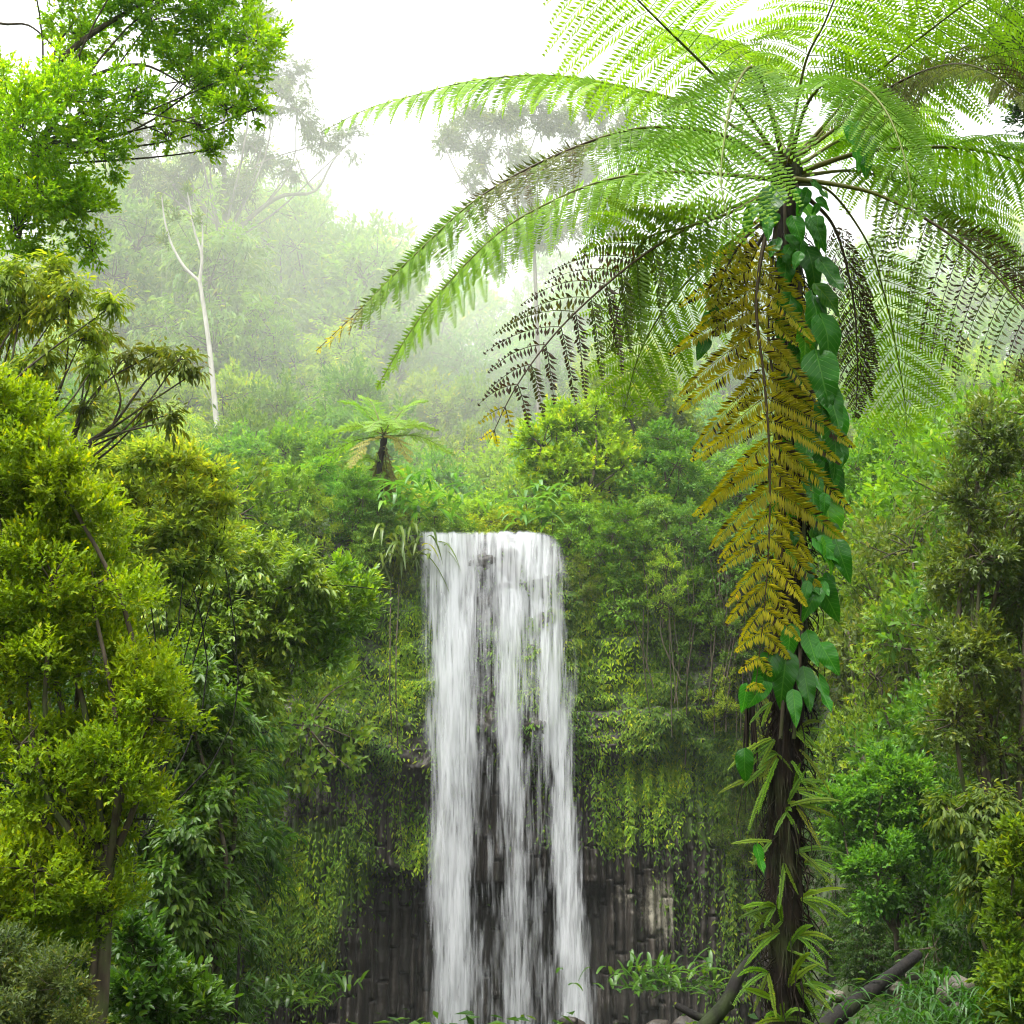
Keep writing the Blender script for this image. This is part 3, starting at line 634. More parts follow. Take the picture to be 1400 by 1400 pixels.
for i_, (px, top, Yd, wd, k, key) in enumerate(FL):
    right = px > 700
    o = place(key, px, top, Yd, wd, ('tree with shade painted into its dark leaves, low on the %s flank of the gorge' if k == 5 else 'leafy tree on the %s flank of the gorge') % ('right' if right else 'left'),
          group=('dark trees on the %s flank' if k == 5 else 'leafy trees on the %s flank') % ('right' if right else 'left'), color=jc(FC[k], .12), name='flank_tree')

# strap-leaved plants by the lip
def strappy(name, label, px, py, Yd, n, L, W, color, seed, spread=1.0, hang=.8, cat='plant', group=None, zb=None):
    g = np.random.default_rng(seed); b = P(px, py, Yd)
    t = thing(name, b, label, cat, group); mb = MB()
    for k in range(n):
        a = g.uniform(0, 6.28); el = g.uniform(.3, 1.3); ln = L * g.uniform(.6, 1.2)
        d0 = np.array([math.cos(a) * math.cos(el), math.sin(a) * math.cos(el), math.sin(el)]); o0 = g.normal(size=3) * [spread, spread * .7, 0] * L * .5 + [0, 0, g.random() ** 2 * L * .9]
        s = np.linspace(0, 1, 7)[:, None]; pts = o0 + d0 * s * ln + np.array([0, 0, -1]) * s ** 2 * ln * hang * g.uniform(.6, 1.2)
        tn = unit(np.gradient(pts, axis=0)); sd_ = unit(np.cross(tn, [0, 0, 1.0001])); wv = W * np.sin(np.pi * (.12 + .88 * s)) ** .7 * .5
        v = np.concatenate([pts - sd_ * wv, pts + [0, 0, -W * .2], pts + sd_ * wv]); i = np.arange(6)[:, None]
        f = np.concatenate([np.hstack([i, i + 7, i + 8, i + 1]), np.hstack([i + 7, i + 14, i + 15, i + 8])])
        mb.add(v, f, a=g.uniform(.1, .9))
    mb.build('foliage', M_GLOSS, t, color=color); return t
strappy('strap_plant', 'tuft of long strap leaves above the left corner of the waterfall', 572, 700, 49.6, 90, 1.5, .16, (.07, .19, .035), 1)
strappy('strap_plant', 'yellowish strap leaves hanging below the tuft left of the lip', 556, 765, 49.0, 70, 1.3, .13, (.08, .13, .02), 2, hang=1.5)
strappy('strap_plant', 'strap-leaved clump at the right corner of the waterfall lip', 735, 712, 50.3, 80, 1.4, .15, (.08, .19, .04), 3)
strappy('ginger_plant', 'bright green leafy clump on rocks right of the waterfall foot', 905, 1355, 38, 170, .75, .11, (.04, .105, .014), 4, spread=2.2, hang=.5)
strappy('ginger_plant', 'leafy clump on the dark bank left of the waterfall foot', 370, 1375, 38, 150, .75, .11, (.04, .10, .014), 5, spread=2.4, hang=.5)
strappy('ginger_plant', 'small leafy tuft at the base of the left cliff', 440, 1355, 40, 60, .6, .10, (.04, .105, .014), 6, spread=1.2, hang=.5)
for k, (px, py, Yd) in enumerate([(1290, 1398, 12.5), (1350, 1405, 12), (1230, 1425, 11.5)]):
    strappy('grass_clump', 'arching green grass clump along the bottom right bank', px, py, Yd, 110, .42, .022, (.025, .09, .012), 20 + k, spread=1.3, hang=.9, cat='grass clump', group='grass clumps on the bottom right bank')

# ------------------------------------------------------------------ fern fronds
GREEN = np.array([.122, .265, .013]); LIME = np.array([.168, .325, .021]); BROWN = np.array([.036, .024, .013]); YEL = np.array([.47, .45, .010]); GREY = np.array([.085, .07, .045])
def frond(parent, origin, pts, plen, roll=0, droop=.6, dead=((0, 0), (1, 0)), col_=GREEN, dcol=BROWN, npin=30, npl=28, seed=0, t0=.2, r=.012, plw=.0175, tipcol=None, sweep=.55, edge=0.0, pl_len=.105, sidev=None, start=.5, wither=1.0, rag=.05):
    g = np.random.default_rng(seed); ax = spline(pts, 60); T = unit(np.gradient(ax, axis=0))
    S = unit(np.cross(T, [0, 0, 1.0]) + np.array([1e-4, 0, 0])); 
    for k in range(1, 60):
        if S[k] @ S[k - 1] < 0: S[k] = -S[k]
    if sidev is not None: S = unit(np.array(sidev, float) - T * (T @ np.array(sidev, float))[:, None])
    N = np.cross(S, T); cr, sr = math.cos(roll), math.sin(roll); S, N = S * cr + N * sr, N * cr - S * sr
    sb = MB(); rr = np.linspace(r, r * .18, 60) + .008 * np.exp(-np.linspace(0, 14, 60)); sc_ = np.linspace(0, 1, 60)
    stc = np.where((np.interp(sc_, *zip(*dead)) > .5)[:, None], BROWN, np.array([.07, .065, .012]) * (1 - sc_[:, None] * .3) + sc_[:, None] * .4 * col_ * .6)
    tube(sb, ax, rr, 8, c=np.repeat(stc, 8, axis=0))
    mb = MB(); M = 14
    for k in range(npin):
        t = t0 + (1 - t0) * (k + .5) / npin; x = t * 59; i = int(x); fr = x - i; i2 = min(i + 1, 59)
        p0 = ax[i] * (1 - fr) + ax[i2] * fr; Tk, Sk, Nk = unit(T[i]), unit(S[i]), unit(N[i])
        u = (t - t0) / (1 - t0); Ln0 = plen * (start + (1 - start) * min(1, u / .3)) * (1 - max(0, (u - .45) / .55) ** 1.5 * .92)
        for sd_ in (-1, 1):
            dk = float(np.clip(np.interp(t, *zip(*dead)) + g.normal(0, .14), 0, 1)); Ln = Ln0 * g.uniform(.88, 1.06) * (1 - .12 * dk)
            d0 = unit(Sk * sd_ + Tk * (sweep + .5 * u) + Nk * .25 + g.normal(size=3) * rag); Ln *= 1 - rag * 1.6 * g.random()
            s = np.linspace(0, 1, M + 1); dr = (droop + .5 * dk * wither) * g.uniform(.8, 1.2)
            dirs = unit(d0 + (np.array([0, 0, -1.0]) * dr) * (s[:, None] ** .9) + g.normal(size=3) * .04)
            q = p0 + np.vstack([np.zeros(3), np.cumsum(dirs[:-1] + dirs[1:], axis=0) / 2]) * Ln / M
            cb = col_ * (1 - dk) + dcol * dk; dk *= wither
            tube(sb if False else mb, q, np.linspace(.0035, .0012, M + 1), 3, a=.4, c=cb * .7 + np.array([.05, .05, .01]) * .3)
            nl = max(5, int(npl * Ln / plen)); ss = (np.arange(nl) + .6) / nl; xi = ss * M; ii = np.minimum(xi.astype(int), M - 1); ff = (xi - ii)[:, None]
            qq = q[ii] * (1 - ff) + q[ii + 1] * ff; dd = dirs[ii]
            nn = unit(np.cross(dd, np.cross(Nk + np.array([0, 0, .4]), dd))); ls = unit(np.cross(nn, dd))
            lw = pl_len * (Ln / plen) ** .35 * (1 - (ss ** 2.2) * .82) * (1 - .3 * dk)
            for s2 in (-1, 1):
                ld = unit(ls * s2 + dd * .42 - nn * (.18 + .5 * dk) + np.array([0, 0, -.25 - .5 * dk]) + g.normal(size=(nl, 3)) * (.05 + .14 * dk))
                cc = np.tile(cb, (nl, 1)); 
                if edge: 
                    wv = (g.random(nl) < edge * (.35 + ss))[:, None]; cc = np.where(wv, BROWN, cc)
                if tipcol is not None: wv = np.clip((u - .86) / .08, 0, 1); cc = cc * (1 - wv) + tipcol * wv
                keep = g.random(nl) > .12 * dk
                if edge: cc = np.stack([cc, cc, cc * .45 + BROWN * .55, cc * .8 + BROWN * .2], 1)
                leaves(mb, qq[keep], ld[keep], nn[keep], lw[keep] * g.uniform(.85, 1.1, keep.sum()), plw * (1 - .35 * dk), np.clip(g.normal(.5, .13, keep.sum()), 0, .9), 'rhomb' , fold=.15, curl=.18, c=cc[keep])
    f = mb.build('frond', M_FERN, parent, origin=origin)
    st = sb.build('stalk', M_STALK, f, origin=origin)
    return f

# ---- the big tree fern
YF = 8.0
fb = P(1078, 1480, YF); fb[2] = min(float(H(fb[0], YF)), fb[2])
tf = thing('tree_fern', fb, 'big tree fern with arching green and browning fronds in front of the falls', 'tree fern')
mb = MB(); tp = spline([P(1082, 1500, YF), P(1078, 1380, YF), P(1072, 1200, YF), P(1076, 1000, YF), P(1084, 800, YF), P(1082, 550, YF), P(1080, 350, YF), P(1072, 235, YF)], 260)
n_, sd_ = 260, 40; tt = unit(np.gradient(tp, axis=0)); ang = np.linspace(0, 2 * np.pi, sd_, endpoint=False)
base_r = np.interp(np.linspace(0, 1, n_), [0, .15, .4, .7, .95, 1], [.09, .085, .08, .075, .07, .015])
hh = np.linspace(0, 6, n_)
rad = base_r[:, None] * (.62 + .7 * fbm(np.cos(ang)[None] * 3, np.sin(ang)[None] * 3, hh[:, None] * 1.6, 61, 3) + .28 * (noise(np.cos(ang)[None] * 9, np.sin(ang)[None] * 9, hh[:, None] * 3.5, 63) - .4))
v = tp[:, None] + np.stack([rad * np.cos(ang), rad * np.sin(ang), rad * 0], -1)
i, j = np.meshgrid(np.arange(n_ - 1), np.arange(sd_), indexing='ij'); j2 = (j + 1) % sd_
mb.add(v.reshape(-1, 3), np.stack([i * sd_ + j, i * sd_ + j2, (i + 1) * sd_ + j2, (i + 1) * sd_ + j], -1).reshape(-1, 4))
g = np.random.default_rng(5)
for k in range(1700):                      # matted root fibres
    a = g.uniform(0, 6.28); ii = g.integers(12, n_ - 20); q = tp[ii] + np.array([math.cos(a), math.sin(a), 0]) * base_r[ii] * g.uniform(.85, 1.12)
    ln = g.uniform(.05, .30); s = np.linspace(0, 1, 5)[:, None]
    out_ = np.array([math.cos(a), math.sin(a), 0]) * g.uniform(-.02, .09)
    tube(mb, q + np.array([g.normal(0, .12), g.normal(0, .12), -1]) * s * ln + out_ * np.sin(s * 3) , [.004, .005, .004, .003, .001], 3)
hv, hf = ico(3); mb.add(P(1074, 236, YF) + hv * (.7 + .5 * noise(hv[:, 0] * 3, hv[:, 1] * 3, hv[:, 2] * 3, 4))[:, None] * [.10, .10, .17], hf)
mb.build('trunk', M_FIBRE, tf, origin=fb)
def pth(L): return [P(a, b, YF + d) for a, b, d in L]
FR = [  # points (px, py, dY), pinna length, options
 ([(1066, 235, 0), (990, 185, -.05), (880, 175, -.1), (770, 208, -.2), (655, 270, -.35), (560, 355, -.5), (500, 415, -.55), (432, 480, -.6)], .56, dict(sidev=(0, -.75, -.66), droop=.8, dead=((0, .25), (.3, .1), (.38, .75), (.58, .9), (.64, .1), (.84, .15), (.9, 1), (1, 1)), tipcol=YEL, npin=34, sweep=.5, dcol=GREY)),
 ([(1062, 245, .1), (930, 235, .3), (830, 246, .4), (745, 280, .5), (680, 320, .5), (610, 390, .5), (560, 455, .5), (515, 530, .5)], .56, dict(sidev=(0, -.7, -.7), droop=1.3, npin=26, col_=LIME * .9, sweep=.25)),
 ([(1062, 262, -.1), (980, 292, -.3), (900, 335, -.5), (830, 388, -.7), (760, 455, -.9), (705, 530, -1.0), (668, 605, -1.05)], .62, dict(sidev=(.62, .1, -.75), droop=.45, dead=((0, .1), (.25, .25), (.45, .7), (.6, 1), (1, 1)), tipcol=YEL, npin=15, sweep=.45, pl_len=.12, plw=.026)),
 ([(1058, 205, .4), (950, 145, .7), (850, 118, .9), (750, 103, 1.0), (650, 110, 1.1), (560, 132, 1.2), (500, 150, 1.2), (440, 180, 1.2)], .48, dict(sidev=(0, -.8, -.5), droop=1.0, col_=LIME, npin=24, sweep=.35)),
 ([(1062, 215, .3), (1010, 140, .1), (968, 95, -.1), (900, 28, -.5), (830, -40, -1.0), (740, -110, -1.5)], .78, dict(sidev=(1, 0, .35), droop=.7, col_=LIME, npin=19, sweep=.2, pl_len=.11)),
 ([(1078, 210, .3), (1100, 90, .1), (1128, 30, -.2), (1155, -40, -.6), (1175, -120, -1.0)], .70, dict(sidev=(1, 0, -.1), droop=.7, col_=LIME, npin=17, sweep=.2, pl_len=.11)),
 ([(1088, 215, .3), (1165, 130, .2), (1235, 70, 0), (1320, 5, -.3), (1400, -50, -.6), (1480, -80, -.9)], .74, dict(sidev=(.7, .2, -.7), droop=.6, col_=LIME * 1.1, npin=20, pl_len=.11, sweep=.25)),
 ([(1072, 225, -.1), (1050, 140, -.4), (1030, 92, -.7), (1006, 118, -1.2), (992, 180, -1.6), (986, 250, -1.9), (1002, 325, -2.05)], .70, dict(sidev=(1, 0, 0), droop=.6, npin=23, plw=.016, pl_len=.09, sweep=.35, t0=.22, col_=GREEN * 1.05)),
 ([(1085, 218, .1), (1157, 165, .1), (1230, 112, -.1), (1300, 88, -.3), (1350, 98, -.5), (1400, 135, -.6), (1470, 215, -.7)], .80, dict(sidev=(-.2, -.7, -.7), droop=.8, dead=((0, .2), (.3, .55), (.5, .7), (.75, .75), (1, .9)), dcol=GREY * 1.1, npin=32, sweep=-.3)),
 ([(1088, 238, 0), (1125, 224, 0), (1180, 208, 0), (1250, 202, 0), (1320, 203, .1), (1400, 222, .1), (1470, 265, .1), (1530, 330, .1)], .60, dict(droop=1.1, npin=22, t0=.42, col_=GREEN * 1.1, r=.017, start=.7)),
 ([(1085, 245, -.1), (1140, 252, -.2), (1200, 266, -.3), (1270, 302, -.4), (1335, 350, -.5), (1400, 422, -.6), (1460, 510, -.7)], .88, dict(sidev=(.5, .3, .8), droop=1.0, dead=((0, .3), (.35, .5), (.5, .95), (1, 1)), npin=17, t0=.26, sweep=.1, r=.014, pl_len=.12, plw=.024)),
 ([(1085, 250, .3), (1135, 262, .6), (1185, 330, .9), (1207, 395, 1.1), (1222, 460, 1.25), (1236, 540, 1.4), (1240, 590, 1.5)], .72, dict(sidev=(1, 0, .1), droop=.4, col_=LIME, npin=15, t0=.38, pl_len=.11, sweep=.5, r=.010)),
 ([(1058, 285, .3), (1000, 330, .6), (940, 385, .9), (900, 435, 1.1), (872, 490, 1.2), (852, 565, 1.3)], .62, dict(sidev=(1, 0, -.3), droop=.4, col_=LIME * .9, npin=16, sweep=.4, pl_len=.11)),
 ([(1095, 262, .2), (1140, 310, .4), (1165, 400, .5), (1172, 490, .5), (1170, 570, .5)], .38, dict(sidev=(1, .2, 0), droop=.8, dead=((0, 1), (1, 1)), npin=20)),
 ([(1052, 262, -.15), (1000, 290, -.3), (940, 310, -.5), (880, 330, -.5), (850, 400, -.4), (836, 480, -.3)], .50, dict(sidev=(.7, .5, -.5), droop=.8, npin=16, col_=LIME * .8, dead=((0, 0), (.6, .3), (1, .6)))),
 ([(1060, 290, -.17), (1044, 335, -.24), (1034, 420, -.28), (1045, 520, -.30), (1052, 620, -.31), (1052, 720, -.30), (1046, 820, -.27), (1032, 950, -.24)], .72, dict(sidev=(1, 0, 0), droop=.36, dead=((0, .9), (.3, .75), (1, .9)), dcol=YEL, col_=np.array([.18, .16, .02]), npin=20, t0=.08, sweep=.30, edge=.10, start=.85, pl_len=.115, plw=.016, npl=62, wither=.45, rag=.16)),
 ([(1064, 290, -.14), (1056, 350, -.20), (1050, 450, -.24), (1062, 560, -.26), (1066, 680, -.26), (1060, 800, -.24), (1050, 900, -.22)], .46, dict(sidev=(1, .1, 0), droop=.35, dead=((0, 1), (1, .95)), dcol=YEL * .85, npin=17, t0=.15, sweep=.45, edge=.4, start=.7, pl_len=.105, plw=.016, npl=36, wither=.7, rag=.2)),
 ([(1058, 300, -.12), (1030, 350, -.2), (1015, 430, -.24), (1012, 520, -.22)], .26, dict(sidev=(1, 0, 0), droop=.7, dead=((0, 1), (1, 1)), dcol=YEL * .8, npin=14, t0=.1, sweep=.6, edge=.2, rag=.15)),
 ([(1092, 240, .4), (1180, 235, .9), (1270, 270, 1.3), (1350, 330, 1.6), (1420, 420, 1.8)], .62, dict(droop=1.0, col_=LIME * .9, npin=22)),
 ([(1090, 215, .5), (1190, 120, .9), (1300, 70, 1.1), (1400, 60, 1.2), (1480, 90, 1.2)], .72, dict(sidev=(.6, .3, -.7), droop=.6, col_=LIME * 1.15, npin=30)),
 ([(1075, 215, .4), (1040, 110, 1.0), (990, 60, 1.6), (930, 50, 2.1), (860, 80, 2.5)], .60, dict(droop=.9, col_=LIME, npin=28)),
 ([(1068, 235, .3), (990, 190, .8), (910, 200, 1.4), (840, 260, 1.8), (800, 340, 2.0)], .55, dict(droop=1.0, col_=GREEN, npin=28)),
 ([(1088, 228, .3), (1170, 185, .8), (1260, 200, 1.3), (1340, 270, 1.6), (1390, 350, 1.8)], .60, dict(droop=1.1, col_=GREEN * 1.2, npin=28)),
 ([(1080, 222, -.1), (1100, 150, -.4), (1130, 112, -.8), (1170, 112, -1.1), (1210, 150, -1.4), (1238, 220, -1.6), (1250, 300, -1.7)], .46, dict(sidev=(1, 0, -.2), droop=.8, npin=17, col_=GREEN, plw=.015, pl_len=.085)),
 ([(1082, 222, .3), (1140, 180, .8), (1210, 165, 1.2), (1280, 190, 1.6)], .6, dict(droop=.8, npin=20, col_=LIME * .9)),
 ([(1060, 292, -.15), (1015, 330, -.22), (985, 390, -.26), (978, 460, -.26)], .22, dict(sidev=(1, 0, 0), droop=.9, dead=((0, 1), (1, 1)), dcol=YEL * .8, npin=13, t0=.1, sweep=.7, edge=.2, rag=.15, plw=.018)),
]
for k, (L, pl, kw) in enumerate(FR):
    f = frond(tf, fb, pth(L), pl, seed=300 + k, **kw)
bud = None

# ---- far tree fern by the lip: fronds share two meshes
YQ = 52.5; qb = P(517, 775, YQ)
far = thing('tree_fern', qb, 'pale tree fern standing on the cliff edge left of the waterfall', 'tree fern')
mb = MB(); q = spline([P(513, 790, YQ), P(520, 700, YQ), P(519, 640, YQ), P(526, 596, YQ)], 40); tube(mb, q, np.linspace(.17, .11, 40) * (.75 + .5 * noise(np.arange(40) * .7, 3)), 9); mb.build('trunk', M_FIBRE, far, origin=qb)
PALE = np.array([.15, .27, .06]); TAN = np.array([.24, .24, .09])
for k, (ex, ey, dz, cc, hub) in enumerate([(448, 592, .2, PALE, 594), (600, 588, .1, PALE, 594), (478, 640, 1.4, TAN, 598), (492, 540, -1.6, PALE * 1.15, 594), (560, 632, 1.1, TAN, 598), (585, 548, -1.6, PALE, 594), (430, 640, -.9, GREEN, 596), (622, 622, -.7, PALE * .9, 596), (462, 548, -1.3, GREEN, 594), (548, 585, 1.6, PALE * 1.1, 594), (505, 590, 1.7, PALE, 594), (470, 640, .5, PALE * 1.1, 634), (505, 690, .9, GREEN, 640), (548, 690, .3, TAN * .6, 602), (496, 700, -.2, TAN * .5, 602), (536, 720, -.3, TAN * .4, 606)]):
    a_ = P(525, hub, YQ); e_ = P(ex, ey, YQ - dz); m_ = (a_ + e_) / 2 + np.array([0, 0, (.30 if ey < 680 else -.05) + .1 * abs(dz)])
    frond(far, qb, [a_, m_, e_], .72 if ey < 680 else .4, droop=.45, col_=cc, npin=17, npl=10, seed=500 + k, t0=.08, r=.03, plw=.07, pl_len=.16, sweep=.35, rag=.12)

# ------------------------------------------------------------------ climbing plant with heart leaves on the fern trunk
def heart_mesh(seed, narrow=1.0, curl=1.0):
    g = np.random.default_rng(seed); nu, nv = 14, 13; mb = MB()
    u = np.linspace(0, 1, nu)[:, None]; s = np.linspace(-1, 1, nv)[None]
    wid = narrow * .37 * np.sin(np.pi * np.clip(u, 0, 1) ** .62) ** .8 * (1 - .25 * u) + .0
    back = .20 * (1 - u) ** 2 * np.abs(s) ** 1.2
    x = s * wid; y = u - back - .0
    z = -.30 * curl * u ** 2 + .035 * np.sin(u * 9 + seed) * s + .03 * np.sin(u * 17 + s * 2 + seed) * np.abs(s) + .16 * np.abs(s) * wid * 1.6 - .10 * s ** 2 * wid + .018 * np.cos(np.abs(s) * 3 + u * 34) * np.abs(s) * (1 - np.abs(s)) * 2
    v = np.stack([x + z * 0, y + x * 0, z + 0 * x], -1); i, j = np.meshgrid(np.arange(nu - 1), np.arange(nv - 1), indexing='ij')
    mb.add(v.reshape(-1, 3), np.stack([i * nv + j, i * nv + j + 1, (i + 1) * nv + j + 1, (i + 1) * nv + j], -1).reshape(-1, 4), a=.45)
    return mb
m, n, out = mat('heart_leaf')
tc = nd(n, 'ShaderNodeTexCoord'); sx = nd(n, 'ShaderNodeSeparateXYZ'); n.links.new(tc.outputs['Object'], sx.inputs[0])
ab = nd(n, 'ShaderNodeMath', operation='ABSOLUTE'); n.links.new(sx.outputs[0], ab.inputs[0])
ml = nd(n, 'ShaderNodeMath', operation='MULTIPLY'); ml.inputs[1].default_value = .85; n.links.new(ab.outputs[0], ml.inputs[0])
su = nd(n, 'ShaderNodeMath', operation='SUBTRACT'); n.links.new(sx.outputs[1], su.inputs[0]); n.links.new(ml.outputs[0], su.inputs[1])
m9 = nd(n, 'ShaderNodeMath', operation='MULTIPLY'); m9.inputs[1].default_value = 8.5; n.links.new(su.outputs[0], m9.inputs[0])
fr_ = nd(n, 'ShaderNodeMath', operation='FRACT'); n.links.new(m9.outputs[0], fr_.inputs[0])
ve = ramp(n, fr_.outputs[0], [(0, (1, 1, 1)), (.09, (0, 0, 0)), (.91, (0, 0, 0)), (1, (1, 1, 1))])
mid = ramp(n, ab.outputs[0], [(0.008, (1, 1, 1)), (.02, (0, 0, 0))])
vv = mixc(n, 'LIGHTEN', 1.0, ve, mid)
oi = nd(n, 'ShaderNodeObjectInfo')
c = mixc(n, 'MIX', vv, (.018, .10, .006, 1), (.05, .16, .015, 1)); c = mixc(n, 'MULTIPLY', 1.0, c, oi.outputs['Color'])
pb = nd(n, 'ShaderNodeBsdfPrincipled', Roughness=.24); n.links.new(c, pb.inputs['Base Color']); pb.inputs['Specular IOR Level'].default_value = .28
bp = nd(n, 'ShaderNodeBump'); bp.inputs['Strength'].default_value = .35; bp.inputs['Distance'].default_value = .02; bp.invert = True; n.links.new(vv, bp.inputs['Height']); n.links.new(bp.outputs[0], pb.inputs['Normal'])
tr = nd(n, 'ShaderNodeBsdfTranslucent'); n.links.new(mixc(n, 'MULTIPLY', 1.0, c, (2.2, 2.4, .6, 1)), tr.inputs[0])
mx = nd(n, 'ShaderNodeMixShader'); mx.inputs[0].default_value = .25; n.links.new(pb.outputs[0], mx.inputs[1]); n.links.new(tr.outputs[0], mx.inputs[2]); n.links.new(mx.outputs[0], out.inputs[0])
M_HEART = m
hm = [heart_mesh(k, nrw, cu).mesh('heart_leaf', M_HEART) for k, (nrw, cu) in enumerate(((1.0, 1), (.85, 1.7), (.7, .5), (.95, 2.2), (.8, -.4)))]
from mathutils import Matrix, Vector
cb = P(1090, 1010, YF)
cv = thing('climbing_vine', cb, 'climbing plant with big glossy heart-shaped leaves on the fern trunk', 'climbing plant')
mb = MB()
for off in (0, 18): tube(mb, spline([P(1085 - off, 1010, YF - .12), P(1096 - off, 850, YF - .14), P(1100 - off, 600, YF - .13), P(1094 - off, 400, YF - .12), P(1090 - off, 250, YF - .1)], 40), .011, 7)
mb.build('stem', M_BARK, cv, origin=cb)
# (px, py of leaf joint, size m, pointing angle in picture (0 = down, + = right), outward lean)
HL = [(1060, 262, .26, -25), (1030, 285, .24, -30), (1050, 300, .22, -5), (1090, 262, .2, 20), (1112, 250, .16, 30), (1085, 300, .26, 15), (1110, 300, .24, 25), (1075, 350, .30, -5), (1105, 345, .33, 15), (1125, 360, .28, 20), (1080, 410, .30, -12), (1112, 410, .34, 12), (1100, 450, .30, 0), (1125, 440, .33, 16),
      (1090, 480, .28, -10), (1118, 490, .34, 8), (1100, 540, .30, 0), (1130, 530, .36, 12), (1135, 560, .34, 10), (1105, 590, .28, -8), (1128, 610, .36, 8), (1138, 640, .30, 8), (1110, 650, .30, 0), (1130, 690, .32, 6), (1118, 720, .28, 0), (1130, 740, .28, 14), (1145, 745, .28, 12), (1105, 780, .24, -4), (1120, 800, .26, 30),
      (970, 430, .16, -20), (965, 465, .18, -25), (975, 420, .13, 10), (1060, 690, .2, -30), (1080, 860, .24, -5), (1105, 870, .30, 12), (1125, 885, .26, 25), (1075, 900, .30, -12), (1100, 920, .30, 4), (1055, 900, .24, -25), (1120, 930, .24, 10), (1045, 930, .22, -30), (1020, 940, .22, -8), (1085, 950, .22, 0), (1018, 1030, .22, -6), (1035, 1160, .22, 8),
      (1165, 170, .2, 10), (1185, 190, .24, -12), (1170, 205, .22, 6), (1195, 165, .16, 30), (1062, 330, .22, -20), (1140, 590, .3, 4), (1095, 330, .26, -8)]
g = np.random.default_rng(12)
for k in range(46):
    py_ = g.uniform(260, 860); HL.append((g.uniform(1062, 1122) + 12 * (py_ > 450), py_, g.uniform(.10, .24), g.normal(5, 22)))
for k, (px, py, sz, an) in enumerate(HL):
    sz *= g.uniform(.62, .98)
    o = bpy.data.objects.new('leaf', hm[k % 5]); col.objects.link(o); o.parent = cv
    loc = P(px, py, YF - .17 - g.uniform(0, .09)) - cb
    a = R(an); dn = Vector((math.sin(a), -.12 + g.uniform(-.15, .1), -math.cos(a))).normalized()
    face = Vector((g.uniform(-.6, .8), -1, g.uniform(-.1, .7))).normalized(); xs_ = dn.cross(face).normalized(); zs = xs_.cross(dn).normalized()
    mtx = Matrix((xs_, dn, zs)).transposed(); o.rotation_euler = mtx.to_euler(); o.location = loc; o.scale = (sz, sz, sz)
    kk = g.uniform(.8, 2.1); yb = g.random() < .12; o.color = (kk * (2.2 if yb else 1), kk * (1.5 if yb else 1), kk, 1)
# ------------------------------------------------------------------ small ferns growing on the trunk
def small_fern(label, px, py, spec, seed):
    b = P(px, py, YF - .1); t = thing('small_fern', b, label, 'fern', 'small ferns growing on the tree fern trunk'); g = np.random.default_rng(seed)
    for (an, ln, hang) in spec:
        ln = ln * g.uniform(.55, .85)
        a = R(an); d = np.array([math.sin(a), g.uniform(-.5, -.05), math.cos(a)]); s = np.linspace(0, 1, 12)[:, None]
        pts = b + unit(d) * s * ln + np.array([0, 0, -1]) * s ** 2 * ln * hang; T = unit(np.gradient(pts, axis=0))
        mb = MB(); cc = np.array([.075, .17, .012]) * g.uniform(.6, 1.4) + np.array([.06, .02, 0]) * g.random() ** 2
        tube(mb, pts, np.linspace(.003, .001, 12), 4, c=cc * .6)
        S = unit(np.cross(T, np.array([g.normal(0, .4), -1.0, .35 + g.normal(0, .3)])))
        if g.random() < .12:                    # undivided strap frond
            sv = np.linspace(-1, 1, 5)[None, :, None]; ws = (.008 + .010 * g.random()) * np.sin(np.pi * (.1 + .88 * s)) ** .6 * (1 + .12 * np.sin(s * 40))
            nv_ = np.cross(S, T); vv_ = pts[:, None] + S[:, None] * sv * ws[:, None] + nv_[:, None] * (np.abs(sv) * ws[:, None] * .5); i, j = np.meshgrid(np.arange(11), np.arange(4), indexing='ij')
            mb.add(vv_.reshape(-1, 3), np.stack([i * 5 + j, i * 5 + j + 1, (i + 1) * 5 + j + 1, (i + 1) * 5 + j], -1).reshape(-1, 4), a=.5, c=cc)
            mb.build('frond', M_FERN, t, origin=b); continue
        nl = int(ln * 150); ss = (np.arange(nl) + .5) / nl; x = ss * 11; ii = np.minimum(x.astype(int), 10); ff = (x - ii)[:, None]
        q = pts[ii] * (1 - ff) + pts[ii + 1] * ff; w_ = .019 * np.sin(np.pi * (.15 + .82 * ss)) ** .7 * (.7 + ln)
        for sd_ in (-1, 1):
            leaves(mb, q, unit(S[ii] * sd_ + T[ii] * .3 + g.normal(size=(nl, 3)) * .06), np.cross(S[ii], T[ii]), w_ * g.uniform(.75, 1.15, nl), .010, np.clip(g.normal(.5, .15, nl), 0, 1), c=cc)
        mb.build('frond', M_FERN, t, origin=b)
    return t
LB = ['small bright fern sprouting from the shaggy trunk of the tree fern']
